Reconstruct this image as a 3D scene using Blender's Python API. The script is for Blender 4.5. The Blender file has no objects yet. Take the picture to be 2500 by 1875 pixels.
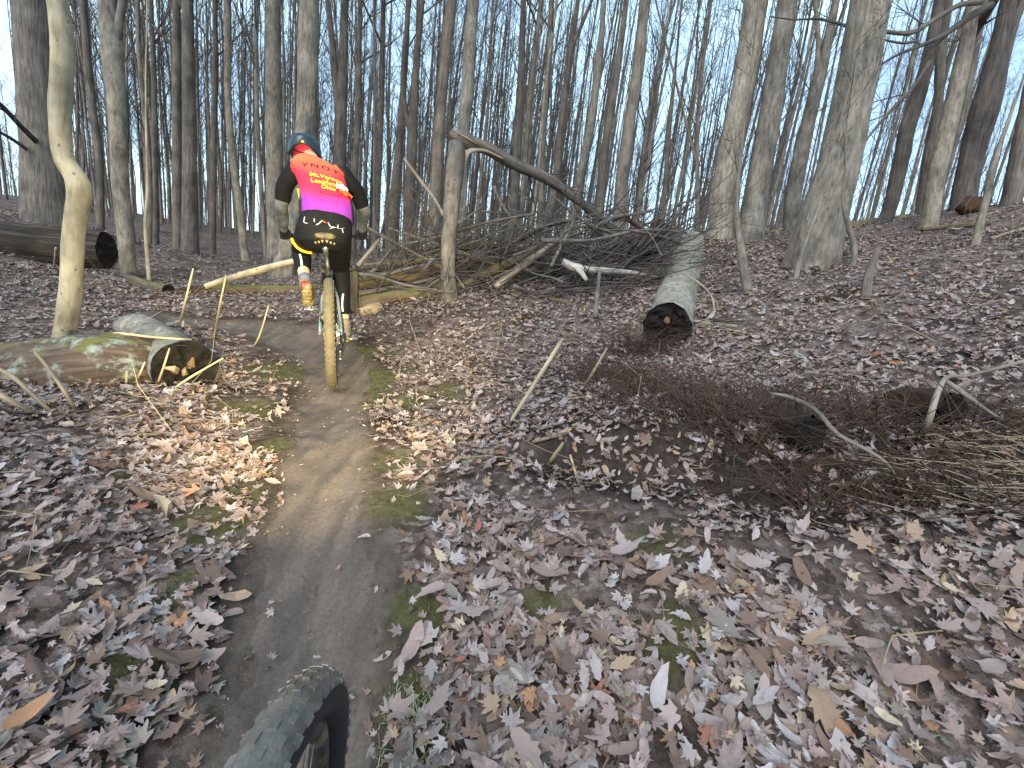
import bpy, bmesh, math, random
import numpy as np
from mathutils import Vector, Matrix
from mathutils.bvhtree import BVHTree

sc = bpy.context.scene
COL = sc.collection
random.seed(11)
RNG = np.random.default_rng(11)

# ------------------------------------------------------------------ camera, sky, sun, exposure
FPX = 1200.0                      # focal length in pixels of the 2500 px wide photograph
PITCH, ROLL = math.radians(12.5), math.radians(6.0)
CAM = np.array([0.0, 0.0, 1.25])
cd = bpy.data.cameras.new('camera')
cam = bpy.data.objects.new('camera', cd)
COL.objects.link(cam)
sc.camera = cam
cd.sensor_width = 36.0
cd.lens = 36.0 * FPX / 2500.0
cd.clip_start, cd.clip_end = 0.02, 2000.0
cam.matrix_world = Matrix.Translation(CAM) @ Matrix.Rotation(math.pi / 2 - PITCH, 4, 'X') @ Matrix.Rotation(ROLL, 4, 'Z')

SUN_EL, SUN_AZ = math.radians(38), math.radians(200)     # high, behind the camera, veiled by cloud
world = bpy.data.worlds.new('World')
sc.world = world
world.use_nodes = True
wn, wl = world.node_tree.nodes, world.node_tree.links
wn.clear()
w_out = wn.new('ShaderNodeOutputWorld')
w_bg = wn.new('ShaderNodeBackground')
w_bg.inputs['Strength'].default_value = 0.105
w_sky = wn.new('ShaderNodeTexSky')
w_sky.sky_type = 'NISHITA'
w_sky.sun_disc = False
w_sky.sun_elevation = SUN_EL
w_sky.sun_rotation = SUN_AZ
w_sky.air_density, w_sky.dust_density = 1.0, 1.2
w_tc = wn.new('ShaderNodeTexCoord')
w_map = wn.new('ShaderNodeMapping')
w_map.inputs['Scale'].default_value = (1.0, 1.0, 2.2)
w_nz = wn.new('ShaderNodeTexNoise')
w_nz.inputs['Scale'].default_value = 2.6
w_nz.inputs['Detail'].default_value = 5.0
w_nz.inputs['Roughness'].default_value = 0.55
w_rmp = wn.new('ShaderNodeValToRGB')
w_rmp.color_ramp.elements[0].position, w_rmp.color_ramp.elements[0].color = 0.42, (0.20, 0.20, 0.20, 1)
w_rmp.color_ramp.elements[1].position, w_rmp.color_ramp.elements[1].color = 0.68, (1, 1, 1, 1)
w_mix = wn.new('ShaderNodeMix')
w_mix.data_type = 'RGBA'
w_mix.inputs[7].default_value = (5.3, 7.8, 9.2, 1)
wl.new(w_tc.outputs['Generated'], w_map.inputs['Vector'])
wl.new(w_map.outputs['Vector'], w_nz.inputs['Vector'])
wl.new(w_nz.outputs[0], w_rmp.inputs['Fac'])
wl.new(w_rmp.outputs['Color'], w_mix.inputs[0])
wl.new(w_sky.outputs['Color'], w_mix.inputs[6])
wl.new(w_mix.outputs[2], w_bg.inputs['Color'])
wl.new(w_bg.outputs['Background'], w_out.inputs['Surface'])

sd = bpy.data.lights.new('sun', 'SUN')
sd.energy, sd.angle, sd.color = 1.2, math.radians(45), (1.0, 0.985, 0.98)
sun = bpy.data.objects.new('sun', sd)
COL.objects.link(sun)
sun_dir = Vector((math.sin(SUN_AZ) * math.cos(SUN_EL), math.cos(SUN_AZ) * math.cos(SUN_EL), math.sin(SUN_EL)))
sun.rotation_euler = sun_dir.to_track_quat('Z', 'Y').to_euler()

sc.view_settings.view_transform = 'Standard'
sc.view_settings.look = 'None'
sc.view_settings.gamma = 1.0
sc.view_settings.use_curve_mapping = False
sc.view_settings.exposure = 1.3
LAMP_W = 760.0                     # the bicycle lamp that lights the trail ahead
OWN_C, OWN_YAW, OWN_LEAN = (-0.240, 0.365, 0.382), 3.0, 4.0
sc.render.engine = 'CYCLES'
sc.cycles.use_denoising = True
sc.cycles.max_bounces = 6
sc.cycles.diffuse_bounces = 3

# ------------------------------------------------------------------ geometry of sight: rays through the photograph
CF = np.array([0, math.cos(PITCH), -math.sin(PITCH)])
_R0, _U0 = np.array([1.0, 0, 0]), np.array([0, math.sin(PITCH), math.cos(PITCH)])
CR = math.cos(ROLL) * _R0 + math.sin(ROLL) * _U0
CU = -math.sin(ROLL) * _R0 + math.cos(ROLL) * _U0

def ray(px, py):
    return CF + (px - 1250) / FPX * CR + (937.5 - py) / FPX * CU

def at(px, py, depth):
    return CAM + depth * ray(px, py)

def depth_of(p):
    return (np.asarray(p, float) - CAM) @ CF

# ------------------------------------------------------------------ numpy noise
def _hash(ix, iy, iz):
    n = (ix * 374761393 + iy * 668265263 + iz * 2147483647 + 1013904223).astype(np.int64) & 0xFFFFFFFF
    n = ((n ^ (n >> 13)) * 1274126177) & 0xFFFFFFFF
    n = (n ^ (n >> 16)) & 0xFFFFFFFF
    return n / 4294967295.0

def vnoise(x, y, z=0.0):
    x, y, z = np.broadcast_arrays(np.asarray(x, float), np.asarray(y, float), np.asarray(z, float))
    ix, iy, iz = np.floor(x).astype(np.int64), np.floor(y).astype(np.int64), np.floor(z).astype(np.int64)
    fx, fy, fz = x - ix, y - iy, z - iz
    fx, fy, fz = fx * fx * (3 - 2 * fx), fy * fy * (3 - 2 * fy), fz * fz * (3 - 2 * fz)
    r = 0
    for a in (0, 1):
        for b in (0, 1):
            for c in (0, 1):
                wgt = (fx if a else 1 - fx) * (fy if b else 1 - fy) * (fz if c else 1 - fz)
                r = r + wgt * _hash(ix + a, iy + b, iz + c)
    return r * 2 - 1

def sstep(a, b, x):
    t = np.clip((x - a) / (b - a), 0, 1)
    return t * t * (3 - 2 * t)

# ------------------------------------------------------------------ terrain
_ctl = [at(*q) for q in ((812, 938, 3.45), (155, 836, 3.6), (124, 542, 8), (315, 688, 7), (600, 640, 11), (674, 655, 9),
        (1098, 730, 5.2), (1512, 575, 9), (1757, 590, 7), (1985, 640, 5.5), (2262, 565, 7), (1828, 732, 4.6),
        (2380, 599, 5), (1628, 850, 4.2), (454, 955, 2.8), (150, 655, 6), (2300, 1060, 2.2), (600, 790, 4.6),
        (560, 720, 5.8), (20, 1850, 1.05), (720, 1870, 1.12), (2450, 1850, 1.1), (1500, 1870, 1.1), (1200, 1100, 2.4),
        (2450, 800, 3.2), (2480, 500, 7), (1560, 1100, 2.25), (1950, 1240, 1.75), (800, 1200, 2.0), (1360, 640, 7.5),
        (1000, 610, 12), (400, 600, 13))]
_ctl += [np.array(p) for p in ((-0.3, -1.0, 0.0), (2.5, -1.0, 0.45), (-3, -1, 0.05), (-6, 0, 0.2), (6, 1, 1.5), (9, 5, 2.6),
         (-11, 6, 1.2), (3, 13, 2.3), (9, 12, 3.15), (-14, 18, 1.7), (-4, 20, 1.75), (6, 20, 2.1), (14, 18, 2.9),
         (-22, 34, 2.2), (-6, 35, 0.9), (8, 36, 0.6), (24, 34, 1.2), (-40, 55, 1.2), (0, 60, -2.5), (40, 55, -2.0),
         (-45, 10, 1.5), (45, 10, 3.0), (-40, -20, 0.0), (40, -20, 1.0), (0, -30, -1.0))]
_ctl = np.array(_ctl)

def _tps(r2):
    return np.where(r2 > 1e-9, 0.5 * r2 * np.log(np.maximum(r2, 1e-9)), 0.0)

_n = len(_ctl)
_d2 = ((_ctl[:, None, :2] - _ctl[None, :, :2]) ** 2).sum(-1)
_A = np.zeros((_n + 3, _n + 3))
_A[:_n, :_n] = _tps(_d2) + np.eye(_n) * 0.05
_A[:_n, _n] = 1
_A[:_n, _n + 1:] = _ctl[:, :2]
_A[_n:, :_n] = _A[:_n, _n:].T
_W = np.linalg.solve(_A, np.concatenate([_ctl[:, 2], np.zeros(3)]))

def H0(x, y):
    x, y = np.asarray(x, float), np.asarray(y, float)
    r = np.sqrt(x * x + y * y) + 1e-9
    k = np.minimum(1.0, 60.0 / r)
    xx, yy = x * k, y * k
    sh = xx.shape
    xf, yf = xx.ravel(), yy.ravel()
    out = np.empty_like(xf)
    for s in range(0, len(xf), 20000):
        a, b = xf[s:s + 20000], yf[s:s + 20000]
        r2 = (a[:, None] - _ctl[None, :, 0]) ** 2 + (b[:, None] - _ctl[None, :, 1]) ** 2
        out[s:s + 20000] = _tps(r2) @ _W[:_n] + _W[_n] + a * _W[_n + 1] + b * _W[_n + 2]
    return out.reshape(sh) - np.maximum(r - 60, 0) * 0.06

_bank = np.array([at(1430, 1075, 2.3)[:2], at(1700, 1060, 2.15)[:2], at(1950, 1110, 1.9)[:2], at(2260, 1080, 1.95)[:2], at(2600, 1120, 1.9)[:2]])

def seg_dist(x, y, pl):
    """Distance to a polyline and the signed side (positive = left of its direction)."""
    best = np.full(np.shape(x), 1e9)
    side = np.zeros(np.shape(x))
    for a, b in zip(pl[:-1], pl[1:]):
        d = b - a
        L2 = d @ d
        t = np.clip(((x - a[0]) * d[0] + (y - a[1]) * d[1]) / L2, 0, 1)
        dx, dy = x - (a[0] + t * d[0]), y - (a[1] + t * d[1])
        dist = np.sqrt(dx * dx + dy * dy)
        s = np.sign(d[0] * dy - d[1] * dx)
        m = dist < best
        best = np.where(m, dist, best)
        side = np.where(m, s, side)
    return best, side

def bank_mask(x, y):
    d, s = seg_dist(x, y, _bank)
    n = vnoise(x * 3.1, y * 3.1, 4.0) * 0.10
    return np.exp(-((d + n) / 0.36) ** 2)

def H(x, y):
    x, y = np.asarray(x, float), np.asarray(y, float)
    d, s = seg_dist(x, y, _bank)
    sd_ = d * s
    cut = -0.11 * np.exp(-((sd_ + 0.10) / 0.16) ** 2) + 0.05 * np.exp(-((sd_ - 0.16) / 0.2) ** 2)
    z = H0(x, y) + cut
    far = sstep(6, 25, np.sqrt(x * x + y * y))
    z = z + 0.030 * vnoise(x * 1.7, y * 1.7, 1.0) + 0.013 * vnoise(x * 5.3, y * 5.3, 2.0) + (0.007 * vnoise(x * 15, y * 15, 3.0)) * (1 - far) + 0.20 * far * vnoise(x * 0.22, y * 0.22, 7.0)
    return z

def hz(x, y):
    return float(H(np.array([x]), np.array([y]))[0])

def ground_at(px, py, lift=0.0):
    d = ray(px, py)
    t = np.concatenate([np.arange(0.3, 6, 0.02), np.arange(6, 60, 0.1)])
    q = CAM + t[:, None] * d
    below = np.nonzero(q[:, 2] < H(q[:, 0], q[:, 1]) + lift)[0]
    k = below[0] if len(below) else len(t) - 1
    return q[k]

# ------------------------------------------------------------------ objects
def obj(name, me, mat=None, parent=None, label=None, cat=None, group=None, kind=None):
    o = bpy.data.objects.new(name, me)
    COL.objects.link(o)
    if mat is not None and me is not None and not len(me.materials):
        me.materials.append(mat)
    if parent is not None:
        o.parent = parent
    tag(o, label, cat, group, kind)
    return o

def tag(o, label=None, cat=None, group=None, kind=None):
    for k, v in (('label', label), ('category', cat), ('group', group), ('kind', kind)):
        if v:
            o[k] = v
    return o

def thing(name, loc, label, cat, group=None):
    o = bpy.data.objects.new(name, None)
    COL.objects.link(o)
    o.location = [float(v) for v in loc]
    o.empty_display_size = 0.1
    return tag(o, label, cat, group)

def mesh_from(name, V, quads=None, tris=None, smooth=True, attrs=None):
    me = bpy.data.meshes.new(name)
    V = np.asarray(V, np.float32).reshape(-1, 3)
    nq = 0 if quads is None else len(quads)
    nt = 0 if tris is None else len(tris)
    me.vertices.add(len(V))
    me.vertices.foreach_set('co', V.ravel())
    loops, starts, tot = [], [], []
    if nq:
        loops.append(np.asarray(quads, np.int32).ravel())
        starts.append(np.arange(nq) * 4)
        tot.append(np.full(nq, 4))
    if nt:
        loops.append(np.asarray(tris, np.int32).ravel())
        starts.append(nq * 4 + np.arange(nt) * 3)
        tot.append(np.full(nt, 3))
    loops = np.concatenate(loops)
    me.loops.add(len(loops))
    me.loops.foreach_set('vertex_index', loops)
    me.polygons.add(nq + nt)
    me.polygons.foreach_set('loop_start', np.concatenate(starts).astype(np.int32))
    me.polygons.foreach_set('loop_total', np.concatenate(tot).astype(np.int32))
    me.polygons.foreach_set('use_smooth', np.full(nq + nt, smooth, bool))
    for k, (typ, data) in (attrs or {}).items():
        a = me.attributes.new(k, typ, 'POINT')
        a.data.foreach_set('vector' if typ == 'FLOAT_VECTOR' else 'color' if typ == 'FLOAT_COLOR' else 'value', np.asarray(data, np.float32).ravel())
    me.update()
    me.validate()
    return me

class MB:
    """Collects tubes, boxes and loose faces; each vertex also keeps a bark coordinate (round the tube, along the tube)."""
    def __init__(self, origin=(0, 0, 0)):
        self.o = np.asarray(origin, float)
        self.V, self.Q, self.T, self.B, self.n = [], [], [], [], 0

    def raw(self, V, Q=None, T=None, B=None):
        V = np.asarray(V, float)
        self.V.append(V)
        self.B.append(V if B is None else B)
        if Q is not None and len(Q):
            self.Q.append(np.asarray(Q) + self.n)
        if T is not None and len(T):
            self.T.append(np.asarray(T) + self.n)
        self.n += len(V)

    def tube(self, pts, rad, sides=8, cap=(True, True), rough=0.0, lobes=None, seed=0.0, squash=1.0, stretch=1.0):
        pts = np.asarray(pts, float)
        n = len(pts)
        rad = np.broadcast_to(np.asarray(rad, float), (n,))
        tan = np.gradient(pts, axis=0)
        tan /= np.linalg.norm(tan, axis=1)[:, None] + 1e-12
        ref = np.array([1.0, 0, 0]) if abs(tan[0][0]) < 0.8 else np.array([0, 1.0, 0])
        u = ref - tan[0] * (ref @ tan[0])
        u /= np.linalg.norm(u)
        U = [u]
        for i in range(1, n):
            u = U[-1] - tan[i] * (U[-1] @ tan[i])
            U.append(u / (np.linalg.norm(u) + 1e-12))
        U = np.array(U)
        W = np.cross(tan, U)
        th = np.arange(sides) / sides * 2 * math.pi
        c, s = np.cos(th), np.sin(th)
        L = np.concatenate([[0], np.cumsum(np.linalg.norm(np.diff(pts, axis=0), axis=1))])
        R = np.repeat(rad[:, None], sides, 1)
        r0 = float(np.max(rad))
        if rough:
            R = R * (1 + rough * (vnoise(c[None, :] * 2.2 + seed, s[None, :] * 2.2, L[:, None] / max(r0, .02) * 0.5) + 0.6 * vnoise(c[None, :] * 5 + seed, s[None, :] * 5 + 9, L[:, None] / max(r0, .02) * 1.1)))
        if lobes is not None:
            amp, n_l, ph, h = lobes
            R = R + amp * np.exp(-L[:, None] / h) * (0.45 + 0.55 * np.cos(n_l * th[None, :] + ph) + 0.3 * np.cos((n_l + 2) * th[None, :] - ph))
        V = pts[:, None, :] + R[:, :, None] * (c[None, :, None] * U[:, None, :] + squash * s[None, :, None] * W[:, None, :])
        B = np.stack([np.broadcast_to(c * r0, (n, sides)), np.broadcast_to(s * r0, (n, sides)), np.repeat(L[:, None], sides, 1) * stretch + seed * 3.7], -1)
        i = np.arange(n - 1)[:, None] * sides
        j = np.arange(sides)[None, :]
        k = (j + 1) % sides
        Q = np.stack([i + j, i + k, i + sides + k, i + sides + j], -1).reshape(-1, 4)
        V, B = V.reshape(-1, 3), B.reshape(-1, 3)
        T = []
        nn = n * sides
        extra, eb = [], []
        for e, on in ((0, cap[0]), (n - 1, cap[1])):
            if on:
                extra.append(pts[e])
                eb.append(B[e * sides:(e + 1) * sides].mean(0))
                a = e * sides + np.arange(sides)
                b = e * sides + (np.arange(sides) + 1) % sides
                m = np.full(sides, nn + len(extra) - 1)
                T.append(np.stack([b, a, m], -1) if e == 0 else np.stack([a, b, m], -1))
        if extra:
            V = np.concatenate([V, extra])
            B = np.concatenate([B, eb])
            T = np.concatenate(T)
        self.raw(V, Q, T if len(T) else None, B)

    def box(self, c, size, rot=None):
        x, y, z = [v / 2 for v in size]
        v = np.array([[-x, -y, -z], [x, -y, -z], [x, y, -z], [-x, y, -z], [-x, -y, z], [x, -y, z], [x, y, z], [-x, y, z]])
        if rot is not None:
            v = v @ np.asarray(rot, float).T
        self.raw(v + np.asarray(c, float), [[0, 3, 2, 1], [4, 5, 6, 7], [0, 1, 5, 4], [1, 2, 6, 5], [2, 3, 7, 6], [3, 0, 4, 7]])

    def mesh(self, name, smooth=True):
        V = np.concatenate(self.V) - self.o
        return mesh_from(name, V, np.concatenate(self.Q) if self.Q else None, np.concatenate(self.T) if self.T else None, smooth,
                         {'bark_co': ('FLOAT_VECTOR', np.concatenate(self.B))})

    def build(self, name, mat, parent=None, smooth=True, **kw):
        return obj(name, self.mesh(name, smooth), mat, parent, **kw)

def smooth_path(pts, step):
    """Catmull-Rom through the rows of pts (xyz + radius), resampled at about `step` metres."""
    p = np.asarray(pts, float)
    if len(p) == 2:
        n = max(2, int(np.linalg.norm(p[1, :3] - p[0, :3]) / step) + 1)
        return p[0] + (p[1] - p[0]) * np.linspace(0, 1, n)[:, None]
    L = np.maximum(np.linalg.norm(np.diff(p[:, :3], axis=0), axis=1), 1e-6)
    g = np.diff(p, axis=0) / L[:, None]
    m = np.vstack([g[0], (g[1:] * L[:-1, None] + g[:-1] * L[1:, None]) / (L[1:] + L[:-1])[:, None], g[-1]])
    out = []
    for i in range(len(p) - 1):
        t = np.linspace(0, 1, max(2, int(L[i] / step) + 1), endpoint=(i == len(p) - 2))[:, None]
        h1, h2 = 2 * t ** 3 - 3 * t ** 2 + 1, t ** 3 - 2 * t ** 2 + t
        out.append(h1 * p[i] + h2 * L[i] * m[i] + (1 - h1) * p[i + 1] + (t ** 3 - t ** 2) * L[i] * m[i + 1])
    return np.vstack(out)

# ------------------------------------------------------------------ materials
def new_mat(name):
    m = bpy.data.materials.new(name)
    m.use_nodes = True
    nt = m.node_tree
    b = nt.nodes['Principled BSDF']
    b.inputs['Roughness'].default_value = 0.85
    b.inputs['Specular IOR Level'].default_value = 0.25
    return m, nt, b

def N(nt, typ, **kw):
    n = nt.nodes.new(typ)
    for k, v in kw.items():
        if hasattr(n, k):
            setattr(n, k, v)
        else:
            n.inputs[k].default_value = v
    return n

def ramp(nt, src, stops):
    r = nt.nodes.new('ShaderNodeValToRGB')
    el = r.color_ramp.elements
    while len(el) < len(stops):
        el.new(0.5)
    for e, (p, c) in zip(el, stops):
        e.position = p
        e.color = (*c, 1) if len(c) == 3 else c
    nt.links.new(src, r.inputs['Fac'])
    return r.outputs['Color']

def mixc(nt, fac, a, b, mode='MIX'):
    m = nt.nodes.new('ShaderNodeMix')
    m.data_type = 'RGBA'
    m.blend_type = mode
    for sock, v in ((0, fac), (6, a), (7, b)):
        if isinstance(v, (int, float)):
            m.inputs[sock].default_value = v
        elif isinstance(v, tuple):
            m.inputs[sock].default_value = (*v, 1)
        else:
            nt.links.new(v, m.inputs[sock])
    return m.outputs[2]

def bump(nt, b, src, strength, dist=0.01):
    n = N(nt, 'ShaderNodeBump', Strength=strength, Distance=dist)
    nt.links.new(src, n.inputs['Height'])
    nt.links.new(n.outputs[0], b.inputs['Normal'])

def bark_mat(name, dark, mid, light, streak=0.12, scale=26, moss=None, moss_lo=0.55, spots=0.0, relief=0.5, lichen=None):
    m, nt, b = new_mat(name)
    L = nt.links
    at_ = N(nt, 'ShaderNodeAttribute', attribute_name='bark_co')
    mp = N(nt, 'ShaderNodeMapping')
    mp.inputs['Scale'].default_value = (1, 1, streak)
    oi = N(nt, 'ShaderNodeObjectInfo')
    L.new(at_.outputs['Vector'], mp.inputs['Vector'])
    fine = N(nt, 'ShaderNodeTexNoise', Scale=scale, Detail=6.0, Roughness=0.65)
    L.new(mp.outputs[0], fine.inputs['Vector'])
    col = ramp(nt, fine.outputs[0], [(0.28, dark), (0.5, mid), (0.72, light)])
    big = N(nt, 'ShaderNodeTexNoise', Scale=3.3, Detail=3.0, Roughness=0.6)
    L.new(at_.outputs['Vector'], big.inputs['Vector'])
    tone = ramp(nt, big.outputs[0], [(0.3, (0.52, 0.52, 0.53)), (0.7, (1.25, 1.22, 1.17))])
    col = mixc(nt, 1.0, col, tone, 'MULTIPLY')
    per = ramp(nt, oi.outputs['Random'], [(0.0, (0.72, 0.72, 0.75)), (1.0, (1.15, 1.12, 1.06))])
    col = mixc(nt, 1.0, col, per, 'MULTIPLY')
    if spots:
        vo = N(nt, 'ShaderNodeTexVoronoi', Scale=11.0)
        L.new(at_.outputs['Vector'], vo.inputs['Vector'])
        sp = ramp(nt, vo.outputs['Distance'], [(0.0, (1, 1, 1)), (0.10, (1, 1, 1)), (0.16, (0, 0, 0))])
        sm = mixc(nt, 1.0, sp, (spots, spots, spots), 'MULTIPLY')
        col = mixc(nt, sm, col, (0.05, 0.04, 0.035))
    if lichen:
        ln = N(nt, 'ShaderNodeTexNoise', Scale=7.0, Detail=7.0, Roughness=0.7)
        L.new(at_.outputs['Vector'], ln.inputs['Vector'])
        col = mixc(nt, ramp(nt, ln.outputs[0], [(0.52, (0, 0, 0)), (0.64, (0.85, 0.85, 0.85))]), col, lichen)
    if moss:
        ge = N(nt, 'ShaderNodeNewGeometry')
        sx = N(nt, 'ShaderNodeSeparateXYZ')
        L.new(ge.outputs['Normal'], sx.inputs[0])
        mn = N(nt, 'ShaderNodeTexNoise', Scale=9.0, Detail=5.0)
        L.new(at_.outputs['Vector'], mn.inputs['Vector'])
        ad = N(nt, 'ShaderNodeMath', operation='MULTIPLY_ADD')
        L.new(sx.outputs['Z'], ad.inputs[0])
        ad.inputs[1].default_value = 0.35
        L.new(mn.outputs[0], ad.inputs[2])
        col = mixc(nt, ramp(nt, ad.outputs[0], [(moss_lo, (0, 0, 0)), (moss_lo + 0.18, (1, 1, 1))]), col, moss)
    L.new(col, b.inputs['Base Color'])
    bump(nt, b, fine.outputs[0], relief, 0.012)
    return m

M = {}
M['bark_pale'] = bark_mat('bark_pale', (0.085, 0.074, 0.064), (0.20, 0.178, 0.152), (0.30, 0.27, 0.232), 0.35, 22, spots=0.6, relief=0.45)
M['bark_cream'] = bark_mat('bark_cream', (0.26, 0.21, 0.13), (0.42, 0.36, 0.25), (0.52, 0.45, 0.32), 0.4, 18, spots=0.6, relief=0.2)
M['bark_grey'] = bark_mat('bark_grey', (0.065, 0.055, 0.047), (0.175, 0.152, 0.130), (0.27, 0.238, 0.203), 0.10, 34, relief=0.9)
M['bark_dark'] = bark_mat('bark_dark', (0.050, 0.042, 0.037), (0.130, 0.110, 0.095), (0.205, 0.178, 0.155), 0.09, 36, relief=0.8)
M['bark_moss'] = bark_mat('bark_moss', (0.05, 0.036, 0.024), (0.13, 0.10, 0.065), (0.21, 0.165, 0.11), 0.12, 28, moss=(0.105, 0.105, 0.032), moss_lo=0.66, relief=0.8)
M['bark_log'] = bark_mat('bark_log', (0.04, 0.026, 0.018), (0.125, 0.085, 0.058), (0.22, 0.165, 0.115), 0.12, 26, moss=(0.12, 0.115, 0.03), moss_lo=0.78, lichen=(0.27, 0.31, 0.26), relief=0.9)
M['bark_rough'] = bark_mat('bark_rough', (0.008, 0.006, 0.005), (0.035, 0.026, 0.019), (0.13, 0.105, 0.075), 0.05, 15, relief=1.0)
M['bark_grey_log'] = bark_mat('bark_grey_log', (0.13, 0.12, 0.10), (0.27, 0.25, 0.205), (0.40, 0.375, 0.31), 0.6, 24, moss=(0.15, 0.15, 0.06), moss_lo=0.90, spots=0.4, relief=0.4)
M['deadwood'] = bark_mat('deadwood', (0.13, 0.10, 0.075), (0.28, 0.235, 0.18), (0.42, 0.37, 0.30), 0.06, 40, relief=0.5)
M['deadwood_white'] = bark_mat('deadwood_white', (0.20, 0.18, 0.16), (0.36, 0.34, 0.31), (0.48, 0.46, 0.43), 0.06, 40, relief=0.4)
M['stick'] = bark_mat('stick', (0.15, 0.105, 0.065), (0.30, 0.235, 0.155), (0.42, 0.34, 0.235), 0.08, 50, relief=0.3)
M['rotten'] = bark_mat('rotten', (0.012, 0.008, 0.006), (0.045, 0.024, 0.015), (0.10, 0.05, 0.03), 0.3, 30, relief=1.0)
M['twig'] = bark_mat('twig', (0.05, 0.042, 0.038), (0.11, 0.094, 0.083), (0.17, 0.145, 0.125), 0.2, 20, relief=0.0)
M['hazed_bark'] = bark_mat('hazed_bark', (0.11, 0.094, 0.084), (0.19, 0.165, 0.149), (0.26, 0.230, 0.210), 0.2, 20, relief=0.0)  # twig bark made paler: distance haze put into the colour
M['straw'] = bark_mat('straw', (0.26, 0.21, 0.13), (0.42, 0.35, 0.23), (0.52, 0.45, 0.32), 0.1, 30, relief=0.0)
M['bramble'] = bark_mat('bramble', (0.050, 0.030, 0.021), (0.105, 0.068, 0.048), (0.19, 0.135, 0.098), 0.2, 30, relief=0.0)

def end_mat(name):
    """The sawn, half rotten end of a log: near black wood with brown cracks."""
    m, nt, b = new_mat(name)
    tc = N(nt, 'ShaderNodeTexCoord')
    nz = N(nt, 'ShaderNodeTexNoise', Scale=14.0, Detail=6.0, Roughness=0.7)
    nt.links.new(tc.outputs['Object'], nz.inputs['Vector'])
    col = ramp(nt, nz.outputs[0], [(0.35, (0.006, 0.005, 0.004)), (0.58, (0.016, 0.012, 0.009)), (0.75, (0.055, 0.034, 0.02))])
    nt.links.new(col, b.inputs['Base Color'])
    b.inputs['Roughness'].default_value = 0.95
    bump(nt, b, nz.outputs[0], 1.0, 0.03)
    return m
M['log_end'] = end_mat('log_end')

def ground_mat():
    m, nt, b = new_mat('forest_floor')
    L = nt.links
    tc = N(nt, 'ShaderNodeTexCoord')
    # matted leaf litter under and beyond the modelled leaves
    warp = N(nt, 'ShaderNodeTexNoise', Scale=14.0, Detail=6.0, Roughness=0.75)
    L.new(tc.outputs['Object'], warp.inputs['Vector'])
    wv = mixc(nt, 0.16, tc.outputs['Object'], warp.outputs['Color'])
    v = N(nt, 'ShaderNodeTexVoronoi', Scale=27.0)
    L.new(wv, v.inputs['Vector'])
    sep = N(nt, 'ShaderNodeSeparateColor')
    L.new(v.outputs['Color'], sep.inputs[0])
    leaf = ramp(nt, sep.outputs[0], [(0.0, (0.050, 0.036, 0.030)), (0.3, (0.10, 0.072, 0.060)), (0.6, (0.165, 0.125, 0.108)), (0.85, (0.24, 0.195, 0.175)), (1.0, (0.13, 0.085, 0.062))])
    leaf = mixc(nt, 1.0, leaf, ramp(nt, warp.outputs[0], [(0.35, (0.45, 0.43, 0.42)), (0.6, (1.1, 1.1, 1.1))]), 'MULTIPLY')
    big = N(nt, 'ShaderNodeTexNoise', Scale=1.3, Detail=5.0, Roughness=0.6)
    L.new(tc.outputs['Object'], big.inputs['Vector'])
    soil_n = N(nt, 'ShaderNodeTexNoise', Scale=26.0, Detail=7.0, Roughness=0.7)
    L.new(tc.outputs['Object'], soil_n.inputs['Vector'])
    soil = ramp(nt, soil_n.outputs[0], [(0.3, (0.017, 0.012, 0.010)), (0.55, (0.044, 0.033, 0.027)), (0.8, (0.090, 0.069, 0.056))])
    col = mixc(nt, ramp(nt, big.outputs[0], [(0.50, (0, 0, 0)), (0.66, (0.75, 0.75, 0.75))]), leaf, soil)
    s_at = N(nt, 'ShaderNodeAttribute', attribute_name='soilmask')
    col = mixc(nt, s_at.outputs['Fac'], col, soil)
    t_at = N(nt, 'ShaderNodeAttribute', attribute_name='dirtmask')
    tn = N(nt, 'ShaderNodeTexNoise', Scale=5.0, Detail=6.0, Roughness=0.7)
    L.new(tc.outputs['Object'], tn.inputs['Vector'])
    dirt = mixc(nt, 1.0, ramp(nt, tn.outputs[0], [(0.3, (0.068, 0.053, 0.043)), (0.7, (0.118, 0.093, 0.074))]), ramp(nt, soil_n.outputs[0], [(0.3, (0.7, 0.7, 0.7)), (0.7, (1.25, 1.22, 1.2))]), 'MULTIPLY')
    col = mixc(nt, t_at.outputs['Fac'], col, dirt)
    m_at = N(nt, 'ShaderNodeAttribute', attribute_name='mossmask')
    mo = ramp(nt, soil_n.outputs[0], [(0.3, (0.030, 0.030, 0.012)), (0.7, (0.105, 0.105, 0.038))])
    mm = ramp(nt, N(nt, 'ShaderNodeTexNoise', Scale=17.0, Detail=5.0).outputs[0], [(0.42, (0.1, 0.1, 0.1)), (0.6, (0.85, 0.85, 0.85))])
    col = mixc(nt, mixc(nt, 1.0, m_at.outputs['Fac'], mm, 'MULTIPLY'), col, mo)
    L.new(col, b.inputs['Base Color'])
    b.inputs['Roughness'].default_value = 0.95
    b.inputs['Specular IOR Level'].default_value = 0.1
    bump(nt, b, mixc(nt, 0.5, warp.outputs[0], soil_n.outputs[0]), 0.9, 0.025)
    return m
M['ground'] = ground_mat()

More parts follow.
